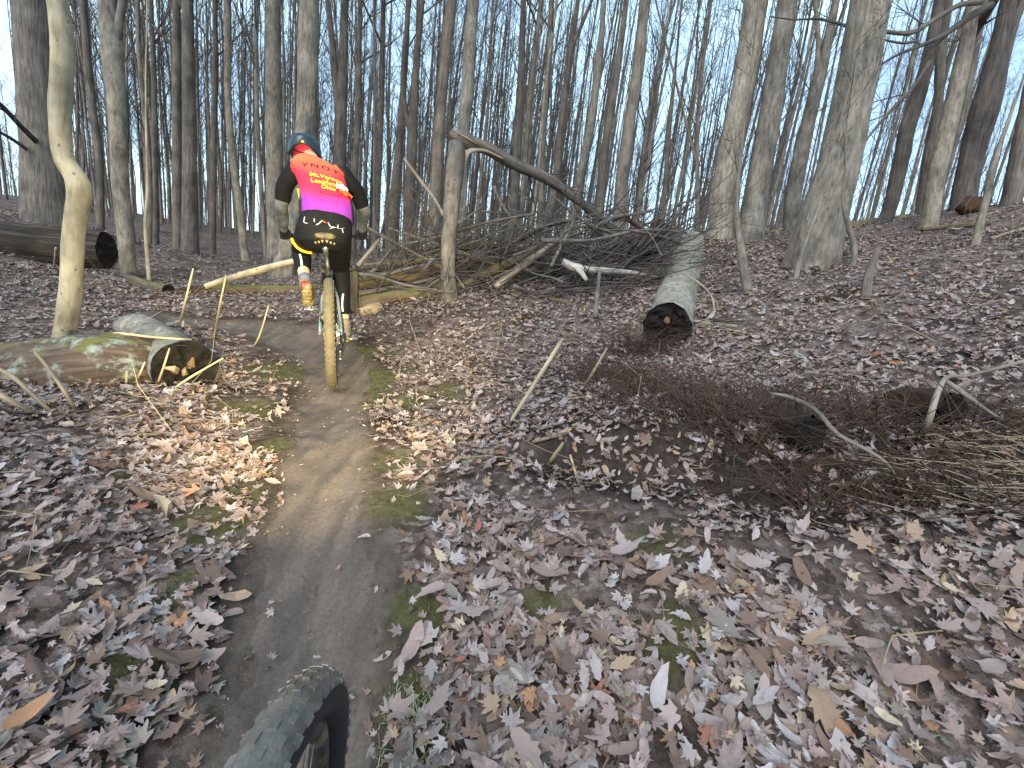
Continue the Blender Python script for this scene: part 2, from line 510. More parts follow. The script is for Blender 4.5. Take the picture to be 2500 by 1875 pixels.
def trail_mat():
    m, nt, b = new_mat('packed_dirt')
    L = nt.links
    tc = N(nt, 'ShaderNodeTexCoord')
    n1 = N(nt, 'ShaderNodeTexNoise', Scale=3.0, Detail=5.0, Roughness=0.6)
    n2 = N(nt, 'ShaderNodeTexNoise', Scale=70.0, Detail=5.0, Roughness=0.75)
    st = N(nt, 'ShaderNodeMapping')
    st.inputs['Scale'].default_value = (16, 1.4, 4)
    n3 = N(nt, 'ShaderNodeTexNoise', Scale=1.0, Detail=3.0)
    L.new(tc.outputs['Object'], n1.inputs['Vector'])
    L.new(tc.outputs['Object'], n2.inputs['Vector'])
    L.new(tc.outputs['Object'], st.inputs['Vector'])
    L.new(st.outputs[0], n3.inputs['Vector'])
    c1 = ramp(nt, n1.outputs[0], [(0.3, (0.092, 0.071, 0.057)), (0.7, (0.128, 0.101, 0.081))])
    c2 = ramp(nt, n2.outputs[0], [(0.3, (0.70, 0.70, 0.70)), (0.55, (1.0, 1.0, 1.0)), (0.8, (1.5, 1.45, 1.4))])
    c3 = ramp(nt, n3.outputs[0], [(0.35, (0.72, 0.72, 0.74)), (0.65, (1.12, 1.1, 1.08))])
    col = mixc(nt, 1.0, mixc(nt, 1.0, c1, c2, 'MULTIPLY'), c3, 'MULTIPLY')
    L.new(col, b.inputs['Base Color'])
    b.inputs['Roughness'].default_value = 0.8
    bump(nt, b, mixc(nt, 0.35, n2.outputs[0], n3.outputs[0]), 0.55, 0.012)
    return m
M['trail'] = trail_mat()

def leaf_mat(name, from_object):
    m, nt, b = new_mat(name)
    L = nt.links
    if from_object:
        src = N(nt, 'ShaderNodeObjectInfo').outputs['Color']
    else:
        src = N(nt, 'ShaderNodeAttribute', attribute_name='tint').outputs['Color']
    tc = N(nt, 'ShaderNodeTexCoord')
    nz = N(nt, 'ShaderNodeTexNoise', Scale=60.0, Detail=4.0, Roughness=0.6)
    if from_object:
        L.new(tc.outputs['Object'], nz.inputs['Vector'])
    else:
        ge = N(nt, 'ShaderNodeNewGeometry')
        L.new(ge.outputs['Position'], nz.inputs['Vector'])
    col = mixc(nt, 1.0, src, ramp(nt, nz.outputs[0], [(0.3, (0.72, 0.70, 0.68)), (0.7, (1.15, 1.14, 1.12))]), 'MULTIPLY')
    L.new(col, b.inputs['Base Color'])
    b.inputs['Roughness'].default_value = 0.75
    b.inputs['Specular IOR Level'].default_value = 0.2
    bump(nt, b, nz.outputs[0], 0.35, 0.004)
    return m
M['leaf'] = leaf_mat('dry_leaf', True)
M['litter'] = leaf_mat('dry_leaf_mass', False)

def plain(name, col, rough=0.6, spec=0.3, metal=0.0, dirt=None, dirt_lo=0.5, scale=40.0, relief=0.15):
    """A coloured surface with faint mottling and, if asked, patches of dried mud."""
    m, nt, b = new_mat(name)
    tc = N(nt, 'ShaderNodeTexCoord')
    nz = N(nt, 'ShaderNodeTexNoise', Scale=scale, Detail=5.0, Roughness=0.6)
    nt.links.new(tc.outputs['Object'], nz.inputs['Vector'])
    c = mixc(nt, 1.0, col, ramp(nt, nz.outputs[0], [(0.3, (0.78, 0.78, 0.78)), (0.7, (1.12, 1.12, 1.12))]), 'MULTIPLY')
    if dirt:
        n2 = N(nt, 'ShaderNodeTexNoise', Scale=scale * 0.4, Detail=6.0, Roughness=0.7)
        nt.links.new(tc.outputs['Object'], n2.inputs['Vector'])
        c = mixc(nt, ramp(nt, n2.outputs[0], [(dirt_lo - 0.12, (0, 0, 0)), (dirt_lo + 0.08, (1, 1, 1))]), c, dirt)
    nt.links.new(c, b.inputs['Base Color'])
    b.inputs['Roughness'].default_value = rough
    b.inputs['Specular IOR Level'].default_value = spec
    b.inputs['Metallic'].default_value = metal
    bump(nt, b, nz.outputs[0], relief, 0.004)
    return m

MUD = (0.21, 0.165, 0.095)
M['tyre_mud'] = plain('muddy_tyre', (0.090, 0.072, 0.046), 0.85, 0.2, dirt=(0.125, 0.102, 0.064), dirt_lo=0.45, scale=60, relief=0.5)
M['tyre_black'] = plain('tyre_black', (0.018, 0.018, 0.02), 0.6, 0.3, dirt=(0.05, 0.045, 0.04), dirt_lo=0.74, scale=30)
M['tyre_wet'] = plain('tyre_wet', (0.075, 0.068, 0.060), 0.25, 0.7, dirt=(0.14, 0.125, 0.105), dirt_lo=0.5, scale=30, relief=0.4)
M['black_metal'] = plain('black_metal', (0.02, 0.021, 0.024), 0.4, 0.5, dirt=MUD, dirt_lo=0.62, scale=30)
M['blue_frame'] = plain('blue_grey_frame', (0.10, 0.15, 0.19), 0.35, 0.5, dirt=MUD, dirt_lo=0.60, scale=22)
M['steel'] = plain('steel', (0.46, 0.45, 0.43), 0.35, 0.5, 0.85, dirt=(0.30, 0.25, 0.17), dirt_lo=0.58, scale=60)
M['saddle'] = plain('saddle', (0.022, 0.02, 0.018), 0.55, 0.3, dirt=(0.20, 0.15, 0.07), dirt_lo=0.54, scale=50)
M['saddle_mud'] = plain('saddle_mud', (0.26, 0.20, 0.10), 0.8, 0.2, scale=80, relief=0.5)
M['black_cloth'] = plain('black_cloth', (0.008, 0.008, 0.009), 0.8, 0.12, scale=90)
M['tights'] = plain('black_tights', (0.008, 0.008, 0.009), 0.7, 0.12, scale=60)
M['warmer'] = plain('grey_knit', (0.060, 0.064, 0.075), 0.9, 0.1, dirt=(0.125, 0.13, 0.145), dirt_lo=0.56, scale=26)
M['glove'] = plain('black_glove', (0.012, 0.012, 0.013), 0.7, 0.25)
M['reflect'] = plain('reflective_strip', (0.86, 0.86, 0.84), 0.3, 0.6, relief=0.02)
M['yellow_band'] = plain('yellow_band', (0.85, 0.47, 0.03), 0.55, 0.3, relief=0.05)
M['skin'] = plain('skin', (0.56, 0.33, 0.22), 0.5, 0.35, scale=70, relief=0.06)
M['sock'] = plain('grey_sock', (0.12, 0.145, 0.18), 0.9, 0.1)
M['shoe_red'] = plain('shoe_red', (0.20, 0.035, 0.030), 0.6, 0.3, dirt=(0.22, 0.17, 0.08), dirt_lo=0.55, scale=50)
M['shoe_grey'] = plain('shoe_grey', (0.16, 0.13, 0.15), 0.6, 0.3, dirt=(0.24, 0.19, 0.10), dirt_lo=0.55, scale=50)
M['sole'] = plain('shoe_sole', (0.34, 0.27, 0.10), 0.7, 0.3, dirt=(0.12, 0.10, 0.05), dirt_lo=0.55, scale=60, relief=0.6)
M['helmet'] = plain('helmet_shell', (0.010, 0.020, 0.032), 0.28, 0.5, scale=12, relief=0.0)
M['helmet_black'] = plain('helmet_black', (0.008, 0.008, 0.010), 0.5, 0.4)
M['buff'] = plain('red_headband', (0.50, 0.035, 0.075), 0.75, 0.2, dirt=(0.30, 0.02, 0.05), dirt_lo=0.55, scale=40)
M['print_yellow'] = plain('yellow_print', (0.80, 0.62, 0.02), 0.6, 0.2, relief=0.0)
M['print_dark'] = plain('dark_print', (0.035, 0.012, 0.03), 0.6, 0.2, relief=0.0)
M['paper'] = plain('white_paper', (0.72, 0.66, 0.66), 0.7, 0.2)
M['hem_grey'] = plain('hem_grey', (0.34, 0.33, 0.35), 0.5, 0.3)
M['orange_pack'] = plain('orange_wrapper', (0.85, 0.13, 0.015), 0.5, 0.3)
M['green_trim'] = plain('green_trim', (0.28, 0.62, 0.03), 0.6, 0.2)
M['hair'] = plain('grey_hair', (0.16, 0.13, 0.11), 0.8, 0.2)
M['wood_chunk'] = plain('pale_rotten_wood', (0.15, 0.095, 0.048), 0.9, 0.1, scale=60, relief=0.8)
M['fungus'] = plain('pale_fungus', (0.28, 0.21, 0.15), 0.8, 0.2, scale=50)

def moss_mat(name, c0, c1):
    m, nt, b = new_mat(name)
    t = N(nt, 'ShaderNodeAttribute', attribute_name='tint')
    nt.links.new(ramp(nt, t.outputs['Fac'], [(0.0, c0), (1.0, c1)]), b.inputs['Base Color'])
    return m
M['moss'] = moss_mat('moss', (0.030, 0.034, 0.010), (0.125, 0.128, 0.040))
M['grass'] = moss_mat('pale_grass', (0.13, 0.15, 0.055), (0.36, 0.36, 0.22))

def jersey_mat():
    m, nt, b = new_mat('jersey_print')
    a = N(nt, 'ShaderNodeAttribute', attribute_name='print_color')
    tc = N(nt, 'ShaderNodeTexCoord')
    nz = N(nt, 'ShaderNodeTexNoise', Scale=14.0, Detail=3.0)
    nt.links.new(tc.outputs['Object'], nz.inputs['Vector'])
    nt.links.new(a.outputs['Color'], b.inputs['Base Color'])
    b.inputs['Roughness'].default_value = 0.75
    bump(nt, b, nz.outputs[0], 0.5, 0.02)
    return m
M['jersey'] = jersey_mat()

# ------------------------------------------------------------------ the setting: forest floor and trail
TRAIL_PX = [(728, 1870, 186), (756, 1640, 170), (772, 1450, 144), (780, 1300, 120), (792, 1150, 96), (808, 1000, 80), (826, 930, 80), (800, 870, 78), (728, 828, 74), (640, 806, 60), (560, 796, 46), (500, 790, 26)]
_tp = []
for px, py, hw in TRAIL_PX:
    g = ground_at(px, py)
    _tp.append([g[0], g[1], hw / FPX * depth_of(g)])
_tp = np.array([[-0.30, -1.6, 0.24], [-0.33, -0.4, 0.23], [_tp[0][0] + 0.02, 0.35, 0.22]] + _tp + [[_tp[-1][0] - 0.7, _tp[-1][1] + 0.15, 0.1]])
_sp = smooth_path(np.column_stack([_tp[:, 0], _tp[:, 1], np.zeros(len(_tp)), _tp[:, 2]]), 0.04)
TRAIL_C, TRAIL_W = _sp[:, :2], np.clip(_sp[:, 3], 0.10, 0.42)

def trail_dist(x, y):
    """Distance to the trail's middle line in units of its half width."""
    x, y = np.asarray(x, float).ravel(), np.asarray(y, float).ravel()
    out = np.empty(len(x))
    c, w = TRAIL_C[::2], TRAIL_W[::2]
    for s in range(0, len(x), 8000):
        d2 = (x[s:s + 8000, None] - c[None, :, 0]) ** 2 + (y[s:s + 8000, None] - c[None, :, 1]) ** 2
        k = d2.argmin(1)
        out[s:s + 8000] = np.sqrt(d2[np.arange(len(k)), k]) / w[k]
    return out

MOSS = [(905, 925, .30), (960, 985, .28), (880, 860, .25), (650, 905, .30), (600, 1000, .22), (1000, 1130, .16), (985, 1220, .18),
        (1050, 1490, .13), (1020, 1700, .13), (520, 1280, .16), (590, 1210, .12), (330, 1640, .14), (1640, 1590, .13), (1570, 1335, .13), (300, 1180, .10), (430, 1430, .10), (1330, 1480, .09), (640, 1100, .13), (1075, 960, .2)]
MOSS = [(*ground_at(a, b_)[:2], r) for a, b_, r in MOSS]

def moss_mask(x, y):
    m = np.zeros(np.shape(x))
    nz = 0.35 * vnoise(np.asarray(x) * 9, np.asarray(y) * 9, 5.0)
    for a, b_, r in MOSS:
        d = np.sqrt((x - a) ** 2 + (y - b_) ** 2) / r
        m = np.maximum(m, 1 - sstep(0.45, 1.1, d + nz))
    return m

def axis(lo, hi, step, far, grow):
    inner = np.arange(lo, hi + 1e-6, step)
    out, s = [], step
    e = hi
    right = []
    while e < far:
        s *= grow
        e += s
        right.append(e)
    e, s = lo, step
    left = []
    while e > -far:
        s *= grow
        e -= s
        left.append(e)
    return np.concatenate([left[::-1], inner, right])

gx = axis(-5.5, 6.0, 0.045, 260, 1.12)
gy = axis(-0.6, 9.5, 0.045, 260, 1.12)
GX, GY = np.meshgrid(gx, gy)
GZ = H(GX, GY)
fl = (GX.ravel(), GY.ravel())
td = trail_dist(*fl)
GZ = GZ - (0.035 * (1 - sstep(0.5, 1.15, td))).reshape(GZ.shape) * (np.hypot(GX, GY) < 12)
nx, ny = len(gx), len(gy)
ii = (np.arange(ny - 1)[:, None] * nx + np.arange(nx - 1)[None, :]).ravel()
gq = np.stack([ii, ii + 1, ii + nx + 1, ii + nx], -1)
bm_ = bank_mask(*fl)
soilm = np.clip(np.maximum(bm_ * 1.3, (1 - sstep(1.0, 2.3, td + 0.5 * vnoise(fl[0] * 6, fl[1] * 6, 3.0))) * 0.9) * (np.hypot(*fl) < 14), 0, 1)
ground = obj('ground', mesh_from('ground', np.stack([GX, GY, GZ], -1).reshape(-1, 3), gq, None, True,
             {'soilmask': ('FLOAT', soilm), 'dirtmask': ('FLOAT', 1 - sstep(0.95, 1.4, td + 0.25 * vnoise(fl[0] * 8, fl[1] * 8, 5.0))), 'mossmask': ('FLOAT', moss_mask(*fl))}), M['ground'], kind='structure')

# the trail: a worn strip laid into the floor, its edges running under the soil
TN = 25
tt = np.linspace(-1.35, 1.35, TN)
tg = np.gradient(TRAIL_C, axis=0)
tg /= np.linalg.norm(tg, axis=1)[:, None]
nr = np.stack([tg[:, 1], -tg[:, 0]], -1)
tx = TRAIL_C[:, None, 0] + nr[:, None, 0] * (tt[None, :] * TRAIL_W[:, None])
ty = TRAIL_C[:, None, 1] + nr[:, None, 1] * (tt[None, :] * TRAIL_W[:, None])
tz = H(tx, ty) - 0.035 * (1 - sstep(0.5, 1.15, np.abs(tt)))[None, :] + 0.010 - 0.030 * sstep(0.60, 1.35, np.abs(tt))[None, :] + 0.007 * vnoise(tx * 9, ty * 9, 8.0) * np.abs(tt)[None, :] + 0.004 * vnoise(tx * 23, ty * 23, 6.0) + 0.004 * vnoise(tx * 40, ty * 40, 9.0)
tz = tz - 0.008 * np.exp(-((tt[None, :] - 0.1 - 0.15 * np.sin(np.arange(len(tx)) * 0.05)[:, None]) / 0.12) ** 2)
ti = (np.arange(len(tx) - 1)[:, None] * TN + np.arange(TN - 1)[None, :]).ravel()
obj('trail', mesh_from('trail', np.stack([tx, ty, tz], -1).reshape(-1, 3), np.stack([ti, ti + 1, ti + TN + 1, ti + TN], -1)), M['trail'], kind='structure')

# ------------------------------------------------------------------ trees
def twigs(mb, base, d, length, r, rnd, level, sides=3):
    """A branch that forks into thinner ones; d is its direction, r its radius where it leaves."""
    n = 5 if level == 0 else 3
    pts, p, dd = [base], np.array(base, float), np.array(d, float)
    for i in range(n):
        dd = dd + rnd.normal(0, 0.075, 3) + np.array([0, 0, 0.05])
        dd /= np.linalg.norm(dd)
        p = p + dd * length / n
        pts.append(p)
    mb.tube(pts, np.linspace(r, max(r * 0.28, 0.0022), n + 1), sides if level < 2 else 3, (False, False), stretch=1)
    if level >= 2:
        return
    for k in range((5, 4)[level]):
        t = rnd.uniform(0.25, 0.98)
        i = min(int(t * n), n - 1)
        q = pts[i] + (pts[i + 1] - pts[i]) * (t * n - i)
        ax = pts[i + 1] - pts[i]
        ax /= np.linalg.norm(ax)
        side = np.cross(ax, rnd.normal(0, 1, 3))
        side /= np.linalg.norm(side) + 1e-9
        a = rnd.uniform(0.45, 0.95)
        twigs(mb, q, ax * math.cos(a) + side * math.sin(a), length * rnd.uniform(0.35, 0.6) * (1.05 - 0.4 * t), r * 0.45, rnd, level + 1)

def crown(mb, pts, rads, h_lo, n, rnd, steep=(0.5, 1.0), ln=(0.10, 0.2)):
    """Bare branches up a trunk, from the height h_lo above its foot."""
    pts, rads = np.asarray(pts), np.asarray(rads)
    z0, z1 = pts[0][2], pts[-1][2]
    Hh = z1 - z0
    for k in range(n):
        z = z0 + h_lo + (Hh - h_lo) * ((k + rnd.uniform(0, 1)) / n)
        i = int(np.clip(np.searchsorted(pts[:, 2], z) - 1, 0, len(pts) - 2))
        f = np.clip((z - pts[i][2]) / max(pts[i + 1][2] - pts[i][2], 1e-6), 0, 1)
        p = pts[i] + (pts[i + 1] - pts[i]) * f
        r = rads[i] + (rads[i + 1] - rads[i]) * f
        az = rnd.uniform(0, 2 * math.pi)
        a = rnd.uniform(*steep)
        d = np.array([math.cos(az) * math.sin(a), math.sin(az) * math.sin(a), math.cos(a)])
        L = Hh * rnd.uniform(*ln) * (1.15 - 0.7 * (z - z0) / Hh)
        twigs(mb, p, d, max(L, 0.5), min(r * 0.45, 0.007 + 0.012 * L), rnd, 0, 4)

TREE_N = 0
def tree(px, depth, mat, label, height=15.0, sides=14, flare=1.0, crown_from=4.6, crown_n=16, group=None, name='bare_tree', top=True, low=(), forks=()):
    """A standing tree from the photo: px = [(x, y, width)] from foot to top of frame (2500 px wide), at one distance."""
    global TREE_N
    TREE_N += 1
    rnd = np.random.default_rng(100 + TREE_N)
    foot = at(px[0][0], px[0][1], depth)
    Y = foot[1]
    P = []
    for x, y, w in px:
        d = ray(x, y)
        t = Y / d[1]
        p = CAM + t * d
        P.append([*p, w / 2 / FPX * depth_of(p)])
    P = np.array(P)
    z0 = hz(P[0][0], P[0][1])
    if P[0][2] > z0 + 0.02:                     # foot hidden in the photo: carry the trunk down to the floor
        dn = (P[0][:3] - P[1][:3]) / max(P[1][2] - P[0][2], 0.05)
        q = P[0][:3] - dn * 0
        q = P[0][:3] + (P[0][:3] - P[1][:3]) * ((P[0][2] - z0) / max(P[1][2] - P[0][2], 0.05)) * np.array([0.3, 0.3, 1])
        q[2] = z0
        P = np.vstack([[*q, P[0][3] * 1.08], P])
    P = np.vstack([[P[0][0], P[0][1], min(P[0][2], hz(P[0][0], P[0][1])) - 0.18, P[0][3] * 1.05], P])
    if top:                                     # above the frame: on to its full height
        d = P[-1][:3] - P[-3][:3]
        d /= np.linalg.norm(d)
        d = d * 0.5 + np.array([0, 0, 0.5])
        rest = max(height - (P[-1][2] - z0), 2.0)
        for k in range(1, 5):
            d2 = d + rnd.normal(0, 0.03, 3)
            P = np.vstack([P, [*(P[-1][:3] + d2 / np.linalg.norm(d2) * rest / 4), max(P[-1][3] * (0.72 if k < 4 else 0.3), 0.008)]])
    near = depth < 9.5
    S = smooth_path(P, 0.07 if near else 0.25)
    S[:, 3] = np.maximum(S[:, 3], 0.006)
    root = thing(name, (P[0][0], P[0][1], z0), label, 'tree', group)
    mb = MB((P[0][0], P[0][1], z0))
    r0 = P[1][3]
    nl = int(rnd.integers(3, 6))
    mb.tube(S[:, :3], S[:, 3], sides if near else 10, (False, True), rough=0.07 if near else 0.05, lobes=(r0 * 0.32 * flare, nl, rnd.uniform(0, 6), 0.30 + r0), seed=float(TREE_N))
    mb.build('trunk', M[mat], root)
    for fk in forks:                            # a second stem
        fp = []
        for x, y, w in fk:
            d = ray(x, y)
            p = CAM + d * (Y / d[1])
            fp.append([*p, w / 2 / FPX * depth_of(p)])
        fp = np.array(fp)
        d = fp[-1][:3] - fp[-2][:3]
        fp = np.vstack([fp, [*(fp[-1][:3] + d / np.linalg.norm(d) * 4), fp[-1][3] * 0.4]])
        fs = smooth_path(fp, 0.12)
        m2 = MB((P[0][0], P[0][1], z0))
        m2.tube(fs[:, :3], fs[:, 3], 10, (True, True), rough=0.05, seed=TREE_N + 0.5)
        crown(m2, fs[:, :3], fs[:, 3], max(fs[-1][2] - fs[0][2] - 4, 0.6), 5, rnd)
        m2.build('stem', M[mat], root)
    for lb in low:                              # dead branches low on the trunk
        bp = []
        for x, y, dd, w in lb:
            p = at(x, y, dd)
            bp.append([*p, w / 2 / FPX * dd])
        bs = smooth_path(np.array(bp), 0.1)
        m3 = MB((P[0][0], P[0][1], z0))
        m3.tube(bs[:, :3], bs[:, 3], 7, rough=0.08, seed=TREE_N + 0.7)
        for k in range(len(bs) // 7):
            i = int(rnd.integers(len(bs) // 4, len(bs)))
            a = bs[min(i + 1, len(bs) - 1)][:3] - bs[max(i - 1, 0)][:3]
            a = a / np.linalg.norm(a) + rnd.normal(0, 0.55, 3)
            twigs(m3, bs[i][:3], a / np.linalg.norm(a), rnd.uniform(0.25, 0.7), max(bs[i][3] * 0.45, 0.004), rnd, 1)
        m3.build('branch', M['bark_dark'], root)
    if top:
        m4 = MB((P[0][0], P[0][1], z0))
        crown(m4, S[:, :3], S[:, 3], min(crown_from, height * 0.6), crown_n, rnd)
        m4.build('crown', M['twig'], root)
    return root

tree([(120, 560, 92), (112, 452, 88), (100, 300, 82), (88, 150, 78), (80, 0, 76)], 8.0, 'bark_grey', 'thickest grey trunk on the left, rising behind the bark log', 17, 20,
     low=[[(95, 352, 7.6, 14), (60, 318, 7.2, 12), (0, 255, 6.6, 11), (-60, 200, 6.2, 8)], [(75, 372, 7.6, 9), (30, 340, 7.2, 8), (-10, 318, 6.8, 6)]])
tree([(155, 838, 44), (161, 790, 44), (172, 717, 45), (177, 622, 44), (184, 535, 45), (193, 452, 51), (177, 420, 44), (158, 392, 41), (149, 339, 44), (147, 264, 46), (151, 188, 46), (152, 113, 45), (146, 38, 44), (139, 0, 43)],
     3.6, 'bark_cream', 'pale cream tree with a crooked bulging trunk beside the lichen covered log', 10, 18, 0.5, crown_from=4.5, crown_n=10)
tree([(316, 690, 34), (305, 565, 33), (292, 414, 36), (286, 264, 38), (275, 140, 46), (264, 0, 40)], 7.2, 'bark_pale', 'straight two tone trunk that forks near the top, right of the crooked pale tree', 15, 16,
     forks=[[(278, 140, 22), (290, 60, 20), (300, 0, 18)]])
tree([(246, 640, 22), (245, 565, 18), (241, 377, 17), (226, 264, 17), (211, 113, 16), (203, 0, 15)], 11, 'bark_dark', 'slim dark trunk curving left between the crooked tree and the two tone trunk', 15)
tree([(436, 640, 22), (433, 530, 20), (432, 377, 20), (431, 188, 19), (431, 0, 18)], 12, 'bark_dark', 'dark upright trunk close beside a browner twin, left of the rider', 16)
tree([(466, 650, 42), (464, 560, 36), (463, 452, 32), (463, 300, 30), (460, 150, 27), (458, 0, 25)], 11, 'bark_grey', 'brown upright trunk with a darker twin close on its left', 16)
tree([(604, 650, 20), (595, 600, 18), (585, 500, 18), (577, 452, 17), (558, 264, 16), (556, 0, 15)], 10.5, 'bark_pale', 'slender pale trunk that bends left above a log, well left of the rider', 15)
tree([(382, 640, 14), (380, 527, 13), (378, 377, 13), (376, 188, 12), (368, 0, 11)], 13, 'bark_dark', 'thin dark trunk between the two tone trunk and the dark twin trunks', 15)
tree([(520, 640, 15), (520, 500, 14), (522, 300, 13), (525, 150, 12), (526, 0, 11)], 13.5, 'bark_dark', 'thin dark trunk between the brown twin trunk and the slender bending one', 15)
tree([(676, 660, 46), (674, 603, 41), (671, 470, 40), (670, 414, 39), (668, 226, 37), (666, 0, 34)], 9.0, 'bark_pale', 'straight pale grey trunk just left of the rider\'s elbow', 17, 16)
tree([(694, 660, 54), (705, 600, 52), (716, 510, 50), (730, 420, 46), (741, 330, 43), (747, 264, 44), (753, 150, 48), (755, 0, 46)], 8.2, 'bark_pale', 'thick pale trunk standing directly behind the rider\'s helmet', 17, 18)
tree([(768, 560, 16), (768, 400, 15), (768, 250, 14), (766, 100, 13), (764, 0, 13)], 12, 'bark_grey', 'thin reddish grey trunk touching the thick pale one behind the helmet', 15)
tree([(820, 620, 38), (826, 500, 34), (830, 395, 32), (833, 300, 28), (838, 150, 23), (841, 0, 18)], 10.5, 'bark_dark', 'dark trunk with a side stem, just right of the helmet', 16,
     forks=[[(828, 290, 20), (818, 180, 17), (810, 90, 15), (800, 0, 13)]])
tree([(862, 600, 16), (866, 450, 15), (872, 300, 14), (876, 150, 13), (880, 0, 11)], 13, 'bark_grey', 'thin grey trunk rising above the rider\'s right shoulder', 15)
tree([(916, 640, 17), (919, 565, 15), (926, 377, 14), (932, 188, 13), (936, 0, 12)], 12, 'bark_dark', 'slim straight trunk right of the rider at the mossy brush', 15)
tree([(952, 640, 30), (957, 565, 27), (965, 450, 22), (975, 339, 18), (987, 188, 15), (997, 0, 12)], 11.5, 'bark_grey', 'leaning grey trunk with a wide foot behind the left end of the brush pile', 15)
tree([(992, 640, 30), (996, 565, 28), (1003, 420, 26), (1006, 339, 25), (1014, 188, 18), (1032, 0, 11)], 11, 'bark_dark', 'dark trunk leaning right, between the wide footed trunk and the darkest straight one', 15,
     forks=[[(1004, 330, 16), (985, 240, 13), (988, 120, 12), (1000, 0, 10)]])
tree([(1054, 620, 36), (1058, 546, 33), (1066, 414, 30), (1075, 282, 26), (1088, 132, 26), (1102, 0, 25)], 9.6, 'bark_dark', 'darkest straight trunk standing left of the snapped tree', 17, 16)
tree([(1116, 620, 36), (1122, 500, 34), (1132, 301, 29), (1141, 226, 31), (1147, 113, 31), (1156, 0, 27)], 7.6, 'bark_pale', 'pale trunk rising right behind the snapped tree', 16, 16)
tree([(1240, 620, 26), (1250, 560, 25), (1257, 452, 24), (1263, 339, 23), (1272, 188, 18), (1278, 0, 13)], 11, 'bark_dark', 'dark trunk right of the snapped tree, crossed by the broken top', 15)
tree([(1268, 600, 13), (1278, 450, 13), (1290, 280, 12), (1305, 132, 12), (1321, 0, 10)], 12.5, 'bark_grey', 'thin grey trunk beside the dark one that the broken top crosses', 15)
tree([(1310, 610, 17), (1318, 520, 15), (1325, 339, 14), (1340, 113, 12), (1346, 0, 11)], 12.5, 'bark_grey', 'slim grey trunk in the middle of the gap above the brush pile', 15)
tree([(1330, 590, 24), (1340, 527, 22), (1355, 452, 19), (1370, 301, 17), (1389, 150, 12), (1410, 0, 9)], 11, 'bark_dark', 'dark leaning trunk left of the knobbly pale one', 15, forks=[[(1382, 200, 10), (1400, 110, 9), (1425, 50, 8), (1445, 0, 7)]])
tree([(1390, 580, 24), (1398, 527, 22), (1416, 433, 20), (1446, 282, 21), (1456, 200, 19), (1462, 145, 22), (1468, 90, 15), (1474, 0, 13)], 9.2, 'bark_pale', 'knobbly pale trunk leaning right behind the brush pile', 14, 14)
tree([(1456, 590, 25), (1465, 490, 23), (1472, 396, 21), (1491, 282, 19), (1510, 150, 16), (1529, 0, 13)], 10, 'bark_dark', 'dark narrow trunk between the knobbly pale one and a thicker grey one', 15)
tree([(1510, 590, 40), (1514, 520, 36), (1519, 433, 31), (1536, 301, 29), (1559, 150, 27), (1574, 0, 24)], 9.0, 'bark_grey', 'thick grey trunk rising from behind the brush pile beside the open sky', 16, 16)
tree([(1610, 590, 12), (1617, 527, 11), (1628, 400, 11), (1638, 264, 11), (1642, 240, 8)], 11.5, 'bark_dark', 'thin dark trunk with a brushy top in the open sky gap', 9, crown_from=3.0, crown_n=14)
tree([(1700, 600, 13), (1702, 540, 11), (1703, 450, 11), (1702, 339, 10), (1712, 200, 8)], 11.5, 'bark_grey', 'small forked tree in the sky gap left of the big double trunk', 10, crown_from=2.2, crown_n=16,
     forks=[[(1702, 400, 8), (1680, 320, 7), (1660, 240, 6)]])
tree([(1752, 600, 72), (1759, 558, 64), (1766, 471, 58), (1789, 339, 56), (1819, 188, 52), (1849, 0, 50)], 7.2, 'bark_pale', 'big pale trunk left of its slightly slimmer grey neighbour on the ridge', 17, 20, 0.4)
tree([(1826, 610, 70), (1838, 527, 56), (1855, 430, 52), (1878, 301, 49), (1901, 150, 45), (1924, 0, 42)], 7.0, 'bark_pale', 'grey trunk close on the right of the big pale one on the ridge', 17, 20, 0.4)
tree([(1920, 600, 37), (1926, 565, 35), (1939, 452, 33), (1962, 339, 32), (1992, 226, 29), (2014, 132, 23), (2041, 0, 18)], 8.3, 'bark_pale', 'medium pale trunk left of the thickest trunk on the bank', 16, 16,
     forks=[[(1985, 250, 12), (1995, 160, 11), (1996, 60, 10), (1988, 0, 9)]])
tree([(1978, 660, 124), (1990, 610, 112), (2014, 509, 104), (2045, 414, 95), (2078, 264, 88), (2105, 113, 86), (2124, 0, 86)], 5.5, 'bark_pale', 'thickest pale smooth trunk, leaning right on the bank', 18, 26, 0.2, crown_from=6, crown_n=12)
tree([(2150, 560, 32), (2165, 527, 30), (2195, 414, 32), (2214, 320, 35), (2244, 226, 32), (2274, 113, 29), (2293, 0, 22)], 8.2, 'bark_dark', 'dark leaning trunk next right of the thickest pale trunk', 15, 14)
tree([(2240, 560, 24), (2250, 500, 24), (2271, 358, 24), (2289, 264, 20), (2297, 132, 22), (2316, 0, 18)], 9.4, 'bark_dark', 'narrow dark trunk just left of the pale leaning one on the bank', 15,
     forks=[[(2292, 240, 14), (2316, 150, 12), (2340, 80, 10), (2368, 0, 8)]])
